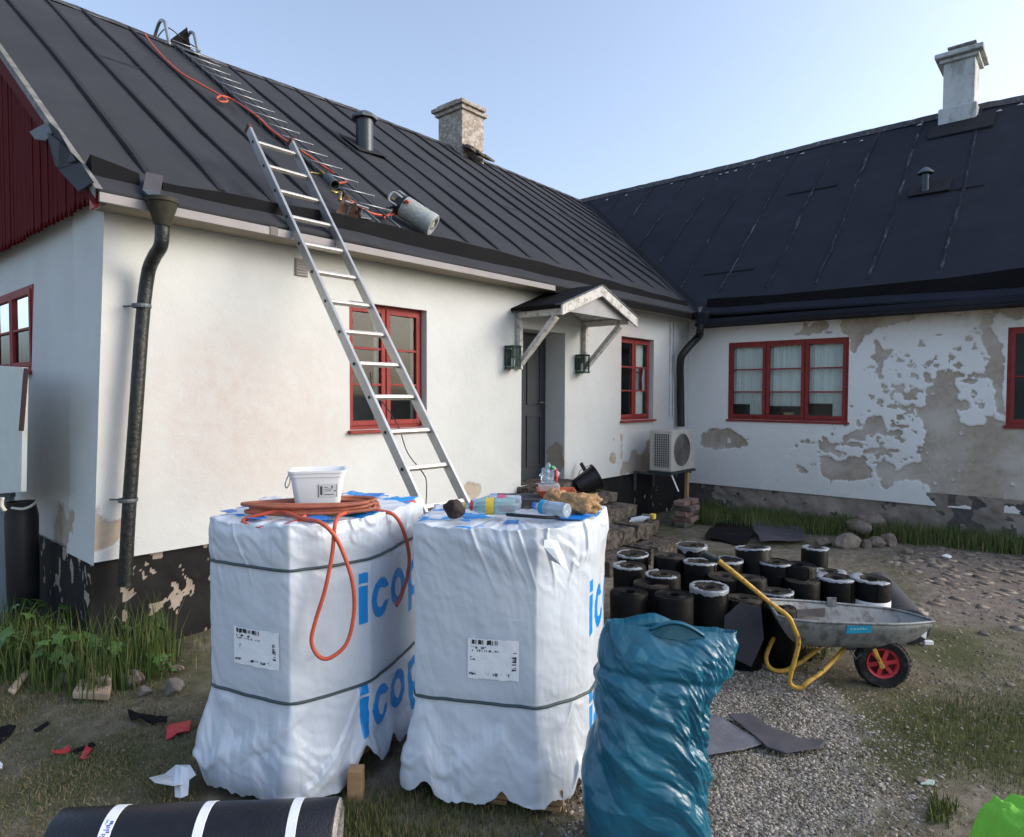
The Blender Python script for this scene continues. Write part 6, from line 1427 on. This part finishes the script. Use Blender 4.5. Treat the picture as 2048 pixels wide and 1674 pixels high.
# ================================================================== things at the left edge
b = MB(); b.prism([on_x(-60,728,1.12), on_x(46,735,1.12), on_x(42,984,1.12), on_x(-60,992,1.12)], (.03,0,0)); o = b.build('white_board', mat('white_board_face', (.62,.66,.62), .7, var=.05, bump=.1), None, bevel=.003); tag(o, 'white insulation board standing below the gable window', 'board')
b = MB(); b.prism([on_x(47,736,1.10), on_x(54,736,1.10), on_x(44,862,1.10), on_x(37,862,1.10)], (.01,0,0)); o = b.build('dark_strip', mat('dark_red_strip', (.06,.02,.02), .7), None); tag(o, 'dark red strip hanging beside the white board', 'strip')
a = on_z(8, 1235, 0); d0 = Vector((a.x, a.y, 0)).dot(cF)
tp = at_d(12, 990, d0-.2); b = MB(); b.beam(Vector((tp.x, tp.y, .0)), tp, .09, .05, cF); o = b.build('weathered_post', mat('weathered_paint', (.12,.15,.16), .85, col2=(.26,.32,.34), scale=12, bump=.5, stretch=(1,1,.2)), None, bevel=.004); tag(o, 'grey weathered wooden post at the left edge of the yard', 'post')
b = MB(); p0 = at_d(-60, 990, d0-.25); p1 = at_d(26, 990, d0-.25); b.beam(p0, p1, .05, .03); o = b.build('metal_bracket', ZINC, None); tag(o, 'dark metal bar across the top of the weathered post', 'bar')
tc_ = at_d(44, 1060, 4.62); t = thing('black_barrel', (tc_.x, tc_.y, 0), 'black barrel against the gable wall behind the leafy weeds', 'barrel')
zt = at_d(45, 1003, 4.62).z; zb_ = .0
b = MB(); b.lathe([(0,.02),(.08,.0),(.095,.3),(.10,zt-.1),(.085,zt-.02),(.09,zt),(.08,zt),(.075,zt-.08),(0,zt-.1)], (tc_.x, tc_.y, zb_), n=28, jit=.01); b.build('shell', BLACK_PL, t, smooth='auto')
b = MB(); b.tube(spline([at_d(24,1016,4.5), at_d(45,1018,4.46), at_d(62,1012,4.5), at_d(74,1002,4.6)], 6), .009, 8); b.build('white_hose', mat('ivory_hose', (.5,.48,.42), .6, var=.1), t, smooth=True)
b = MB(); b.tube(spline([at_d(5,995,3.95), at_d(3,1010,3.95), at_d(10,1022,3.95)], 6), .012, 8); o = b.build('white_pipe_stub', mat('ivory_pipe', (.5,.48,.42), .6, var=.1), None, smooth=True); tag(o, 'short ivory pipe bend at the left edge next to the post', 'pipe')

# ================================================================== stones, wood, litter
def stone(px, py, w, h, label, seed, m=STONE, cat='stone', grp=None, dep=None, amp=.35):
    p = on_z(px, py, 0); s_ = Vector((p.x, p.y, 0)).dot(cF)/FPX
    o = blob('stone', (p.x+cF.x*h*s_*.3, p.y+cF.y*h*s_*.3, gz(p.x, p.y)+h*s_*.30), (w*s_/2, w*s_/2*.8, h*s_/2*1.15), m, label, cat, seed, .16, 3.0, 4, rotz=seed, facet=True)
    if grp: o['group'] = grp
    return o
for i, (px, py, w, h, lab) in enumerate((
  (1700,1098,68,36,'broad grey stone at the left of the rubble heap'), (1722,1075,62,34,'grey stone on top of the rubble heap, left of the highest one'), (1745,1068,70,40,'largest tilted stone on top of the rubble heap'),
  (1735,1098,26,26,'small upright stone in front of the rubble heap'), (1782,1094,38,32,'rounded stone at the right end of the rubble heap'), (1755,1096,40,24,'low stone half hidden in the middle of the rubble heap'),
  (1650,1092,40,18,'low flat stone left of the rubble heap'), (1815,1108,30,12,'flat fragment just right of the rubble heap'))):
    o = stone(px, py, w, h, lab, i+3, STONE_L, grp='stones of the rubble heap')
    if i in (1, 2): o.location.z += .10 if i == 2 else .06
for i, (px, py, w, h, lab, m) in enumerate((
  (120,1372,40,32,'grey stone at the edge of the tall grass, left of the split wood', STONE), (262,1372,44,34,'pale stone right of the split wood', STONE_L), (286,1392,30,24,'small grey stone just right of the pale one', STONE),
  (342,1392,48,36,'bluish grey stone close to the left pallet', STONE), (352,1345,28,18,'small pale stone close to the tarred plinth', STONE_L),
  (1895,1118,22,10,'small white stone on the trodden earth at right', WHITE_PLAS), (1970,1267,24,8,'flat pale stone in the grass patch at right', STONE_L), (2022,1370,20,10,'whitish pebble near the right edge', STONE_L), (1845,1415+150,26,8,'pale flat stone on the bare earth at lower right', STONE_L))):
    stone(px, py, w, h, lab, i+23, m)
def chunk(pts, z0, z1, name, m, label, cat):
    P = [on_z(px, py, z0) for px, py in pts]; b = MB(); b.prism(P, (0,0,z1-z0)); o = b.build(name, m, None, bevel=.006); tag(o, label, cat); return o
chunk([(145,1398),(218,1402),(224,1372),(160,1370)], .005, .045, 'split_log', WOOD_PALE, 'split piece of firewood lying on the grass at left, lower one', 'firewood')
chunk([(178,1372),(222,1378),(226,1348),(205,1338),(180,1352)], .03, .085, 'split_log', WOOD_PALE, 'split piece of firewood lying across another at left, upper one', 'firewood')
chunk([(16,1385),(28,1392),(60,1350),(52,1342)], .01, .03, 'wood_lath', WOOD_PALE, 'short pale wooden lath in the grass near the left edge', 'wood')
flat_sheet([(255,1428),(262,1444),(332,1455),(334,1448),(290,1436)], 'felt_scrap', FELT_BLK, 'dark twisted felt scrap on the grass left of the left pallet', .012, 3, .055, 'scrap', 14)
flat_sheet([(332,1482),(334,1462),(356,1456),(382,1450),(380,1466),(348,1478)], 'red_scrap', REDP, 'crumpled red plastic scrap beside the left pallet', .012, 4, .055, 'scrap', 14)
flat_sheet([(102,1512),(106,1516),(142,1506),(138,1500)], 'red_strip', REDP, 'narrow red strip on the grass in front, left one', .012, 5, .055, 'scrap', 14)
flat_sheet([(160,1526),(170,1528),(186,1506),(172,1500)], 'red_strip', REDP, 'broader red strip on the grass in front, right one', .012, 6, .055, 'scrap', 14)
chunk([(140,1506),(146,1508),(192,1492),(186,1486)], .004, .014, 'dark_stick', FELT_BLK, 'dark stick between the two red strips on the grass', 'stick')
flat_sheet([(-20,1470),(0,1490),(34,1462),(20,1456)], 'felt_scrap', FELT_BLK, 'dark felt scrap on the grass at the left edge', .012, 8, .055, 'scrap', 14)
chunk([(66,1462),(74,1466),(100,1448),(96,1444)], .004, .012, 'dark_stick', FELT_BLK, 'short dark stick on the dry grass at left', 'stick')
chunk([(-6,1534),(4,1540),(6,1530),(0,1524)], .004, .012, 'white_scrap', WHITE_PLAS, 'tiny white scrap at the left edge of the grass', 'scrap')
chunk([(1840,1570),(1868,1572),(1870,1562),(1845,1558)], .004, .010, 'white_scrap', mat('pale_green_scrap', (.35,.45,.38), .6), 'pale greenish scrap on the earth at lower right', 'scrap')
b = MB(); p = at_d(712, 1600, 2.72); b.beam(Vector((p.x, p.y, 0)), Vector((p.x, p.y, .135)), .06, .06, cF); o = b.build('wood_block', WOOD, None, bevel=.003); tag(o, 'short wooden block upright below the torn film of the left pallet', 'wood')
sheet([[D(298,1556,2.75), D(330,1548,2.8), D(352,1530,2.85)], [D(310,1566,2.68), D(350,1556,2.72), D(380,1530,2.78)], [D(345,1572,2.60), D(368,1568,2.66), D(392,1550,2.74)]], 'torn_film', FILMP, pal1, sub=0)
sheet([[D(352,1530,2.72), D(362,1532,2.70), D(376,1536,2.69)], [D(348,1560,2.68), D(360,1562,2.665), D(378,1562,2.66)], [D(350,1594,2.62), D(362,1596,2.61), D(376,1590,2.62)]], 'torn_film', FILMP, pal1, sub=0)

# ================================================================== plants
LEAF = mat('weed_leaf', (.040,.095,.018), .55, col2=(.085,.17,.035), scale=9, bump=.3)
GRS, n = new_mat('grass_blades', .7, .3); gv = n.attr('tone'); n.base(n.ramp(gv, [(0, (.030,.062,.012)), (.35, (.075,.125,.026)), (.6, (.15,.15,.055)), (1, (.30,.235,.135))]))
def grass(name, poly_px, count, h0, h1, w, seed, dry, label=None, xy=None, lean=.35):
    rs = np.random.RandomState(seed)
    P = xy if xy else [gxy(*p) for p in poly_px]
    P = np.array(P); lo, hi = P.min(0), P.max(0); pts = np.zeros((0, 2))
    while len(pts) < count:
        q = lo+rs.rand(count*3, 2)*(hi-lo); k = rs.rand(len(q)) < mask_xy(q[:,0], q[:,1], [P], .16 if xy else .35, seed, .8 if not xy else .1)**1.5; k &= fbm(q[:,0]*3+30, q[:,1]*3+30, seed+50, 3)+.30*rs.rand(len(q)) > .50
        pts = np.concatenate([pts, q[k]])
    pts = pts[:count]; x, y = pts.T; z = ground_h(x, y)-.005
    h = (h0+(h1-h0)*rs.rand(count)**1.5)*(.5+fbm(x*2.1+9, y*2.1+9, seed+60, 2)); a = rs.rand(count)*2*PI; l = lean*h*rs.rand(count); la = rs.rand(count)*2*PI
    dx, dy = np.cos(a)*w/2, np.sin(a)*w/2; ox, oy = np.cos(la)*l, np.sin(la)*l
    V_ = np.stack([np.stack([x-dx, y-dy, z], -1), np.stack([x+dx, y+dy, z], -1), np.stack([x+dx*.8+ox*.3, y+dy*.8+oy*.3, z+h*.55], -1), np.stack([x-dx*.8+ox*.3, y-dy*.8+oy*.3, z+h*.55], -1), np.stack([x+ox, y+oy, z+h], -1)], 1).reshape(-1, 3)
    i0 = np.arange(count)*5; F_ = np.concatenate([np.stack([i0, i0+1, i0+2], -1), np.stack([i0, i0+2, i0+3], -1), np.stack([i0+3, i0+2, i0+4], -1)])
    me = fast_mesh(name, V_, F_); tone = np.clip(rs.rand(count)*.55+dry*rs.rand(count), 0, 1); fattr(me, 'tone', np.repeat(tone, 5))
    o = link_mesh(name, me, None, GRS); tag(o, label or 'grass', 'grass', kind='stuff'); return o
grass('tall_grass', None, 3000, .08, .40, .007, 3, .14, 'tall green grass against the tarred plinth', xy=[(.9,4.9),(1.2,4.1),(1.55,4.15),(1.78,4.45),(1.75,4.62),(1.32,4.65),(1.2,5.6),(.7,5.6)])
grass('tall_grass', None, 350, .03, .10, .005, 4, .5, 'mixed grass at the foot of the plinth', xy=[(1.7,4.1),(3.2,3.9),(3.4,4.6),(1.8,4.62)])
grass('lawn_grass', [(-200,1350),(330,1300),(420,1420),(420,1700),(-300,1900)], 32000, .008, .034, .0035, 5, .95, 'short dry grass on the left of the yard', lean=1.2)
grass('lawn_grass', [(640,1560),(860,1590),(1180,1640),(1180,1800),(600,1800)], 15000, .008, .045, .0035, 6, .6, 'grass growing round the pallets')
grass('lawn_grass', None, 20000, .05, .20, .008, 7, .3, 'green grass strip along the wing wall', xy=[(8.1,4.0),(9.42,4.4),(9.42,-1.0),(8.9,-1.0),(8.75,1.0),(8.6,2.4),(8.2,3.3)])
grass('lawn_grass', [(1390,1330),(1800,1360),(2300,1250),(2300,1700),(1700,1700),(1680,1420),(1500,1370)], 15000, .006, .026, .0035, 8, .95, 'sparse short grass on the right of the yard', lean=1.)
grass('lawn_grass', [(1770,1420),(2300,1360),(2300,1520),(1900,1560),(1740,1500)], 3800, .01, .045, .004, 9, .55, 'greener grass patch at lower right')
grass('lawn_grass', [(1490,1320),(1640,1330),(1660,1300),(1500,1290)], 3000, .03, .09, .005, 10, .4, 'grass under the barrow')
grass('grass_tuft', [(1855,1650),(1905,1650),(1910,1610),(1862,1610)], 260, .03, .09, .005, 12, .25, 'green grass tuft on the bare earth at lower right')
grass('lawn_grass', [(1180,1640),(1700,1674),(1760,1560),(1700,1420),(1500,1380)], 3500, .008, .03, .003, 13, .5, 'grass blades sprouting in the gravel', lean=1.)
# leafy weeds: every leaf an object sharing two meshes
def leaf_mesh(k):
    bm = bmesh.new(); n_ = 20; ring = []
    for i in range(n_):
        a_ = 2*PI*i/n_; lob = 1+.28*math.cos(5*a_)+.08*math.cos(11*a_+k); r_ = lob*(1-.15*abs(math.sin(a_)))
        ring.append(bm.verts.new((r_*math.cos(a_)+.4, r_*math.sin(a_)*.85, -.18*r_*r_+.05*math.sin(3*a_))))
    c = bm.verts.new((.35, 0, .12))
    for i in range(n_): bm.faces.new((ring[i], ring[(i+1) % n_], c))
    me = bpy.data.meshes.new('leaf'); bm.to_mesh(me); bm.free(); me.shade_smooth(); me.materials.append(LEAF); return me
LM = [leaf_mesh(0), leaf_mesh(1)]
def weed(px, py, hgt, nl, ls, label, seed):
    rs = random.Random(seed); p = on_z(px, py, 0) if not isinstance(px, tuple) else Vector(px)
    t = thing('leafy_weed', (p.x, p.y, gz(p.x, p.y)), label, 'weed', 'leafy weeds by the plinth'); b = MB()
    for k in range(nl):
        a_ = rs.random()*2*PI; r_ = hgt*.75*rs.random()**.6; h_ = hgt*(.35+.65*rs.random())*(1-.25*r_/hgt)
        tip = Vector((math.cos(a_)*r_, math.sin(a_)*r_, h_)); b.tube(spline([ORG[t], ORG[t]+Vector((tip.x*.35, tip.y*.35, h_*.65)), ORG[t]+tip], 3), .0025, 4)
        l = bpy.data.objects.new('leaf', LM[k % 2]); COL.objects.link(l); l.parent = t; l.location = tip
        s_ = ls*(.6+.7*rs.random()); l.scale = (s_, s_, s_); l.rotation_euler = (rs.uniform(-.6,.6), rs.uniform(-.1,.9), a_+rs.uniform(-.8,.8))
    b.build('stem', LEAF, t)
weed(30, 1330, .42, 26, .050, 'leafy weed with big lobed leaves at the left edge, below the barrel', 1)
weed(85, 1345, .36, 22, .042, 'leafy weed in front of the gable plinth, second from the left', 2)
weed(130, 1350, .26, 16, .036, 'lower leafy weed in the middle of the tall grass', 3)
weed(262, 1330, .26, 16, .045, 'bright leafy weed right of the grass, below the downpipe', 4)
weed(5, 1345, .24, 14, .04, 'small leafy weed at the foot of the weathered post', 5)
weed(320, 1345, .13, 8, .028, 'low weed seedling at the foot of the tarred plinth', 6)
# pebbles and cobbles
def pebbles(name, poly, count, s0, s1, seed, m, label, flat=.6):
    rs = np.random.RandomState(seed); P = np.array(poly); lo, hi = P.min(0), P.max(0); pts = np.zeros((0, 2))
    while len(pts) < count:
        q = lo+rs.rand(count*3, 2)*(hi-lo); k = rs.rand(len(q)) < mask_xy(q[:,0], q[:,1], [P], .3, 9, .5)**1.5; k &= fbm(q[:,0]*5+30, q[:,1]*5+30, 19, 3)+.3*rs.rand(len(q)) > .45; pts = np.concatenate([pts, q[k]])
    pts = pts[:count]; s_ = s0+(s1-s0)*rs.rand(count)**2.2; x, y = pts.T; z = ground_h(x, y)
    o8 = np.array([(1,0,0),(0,1,0),(-1,0,0),(0,-1,0),(0,0,1),(.62,.62,.5),(-.62,.62,.5),(-.62,-.62,.5),(.62,-.62,.5)], float)
    F0 = np.array([(0,5,8),(0,1,5),(1,6,5),(1,2,6),(2,7,6),(2,3,7),(3,8,7),(3,0,8),(4,8,5),(4,5,6),(4,6,7),(4,7,8)])
    jit = 1+.5*(rs.rand(count, 9, 3)-.5); V_ = o8[None]*jit; an = rs.rand(count)*6.28; c_, s2 = np.cos(an)[:,None], np.sin(an)[:,None]
    X_ = V_[...,0]*c_*1.25-V_[...,1]*s2; Y_ = V_[...,0]*s2*1.25+V_[...,1]*c_; Z_ = V_[...,2]*flat
    V_ = np.stack([X_*s_[:,None]+x[:,None], Y_*s_[:,None]+y[:,None], Z_*s_[:,None]+z[:,None]-.001], -1).reshape(-1, 3)
    F_ = (F0[None]+(np.arange(count)*9)[:,None,None]).reshape(-1, 3)
    me = fast_mesh(name, V_, F_); fattr(me, 'tone', np.repeat(rs.rand(count), 9)); o = link_mesh(name, me, None, m); tag(o, label, 'gravel', kind='stuff'); return o
PEB, n = new_mat('pebble', .9, .2); n.base(n.ramp(n.attr('tone'), [(0, (.07,.06,.05)), (.5, (.20,.175,.15)), (1, (.44,.40,.36))])); 
pebbles('gravel_stones', GRAVEL_P, 42000, .0035, .0105, 3, PEB, 'loose grey gravel in front of the barrow')
COB, n = new_mat('cobble_tone', .95, .2); n.base(n.ramp(n.attr('tone'), [(0, (.15,.12,.095)), (.6, (.20,.17,.14)), (1, (.29,.25,.215))]))
pebbles('cobbles', COBBLE_P, 330, .025, .075, 5, COB, 'half buried cobbles in the trodden earth at right', .16)
pebbles('earth_crumbs', [gxy(*p) for p in [(1380,1330),(1560,1060),(2300,1100),(2300,1700),(1700,1700),(1650,1400)]], 6000, .003, .014, 7, COB, 'crumbs of earth and stone on the right of the yard')
pebbles('earth_crumbs', [gxy(*p) for p in [(-300,1370),(400,1330),(420,1560),(-300,1700)]], 2500, .002, .008, 8, COB, 'crumbs of earth among the dry grass at left')
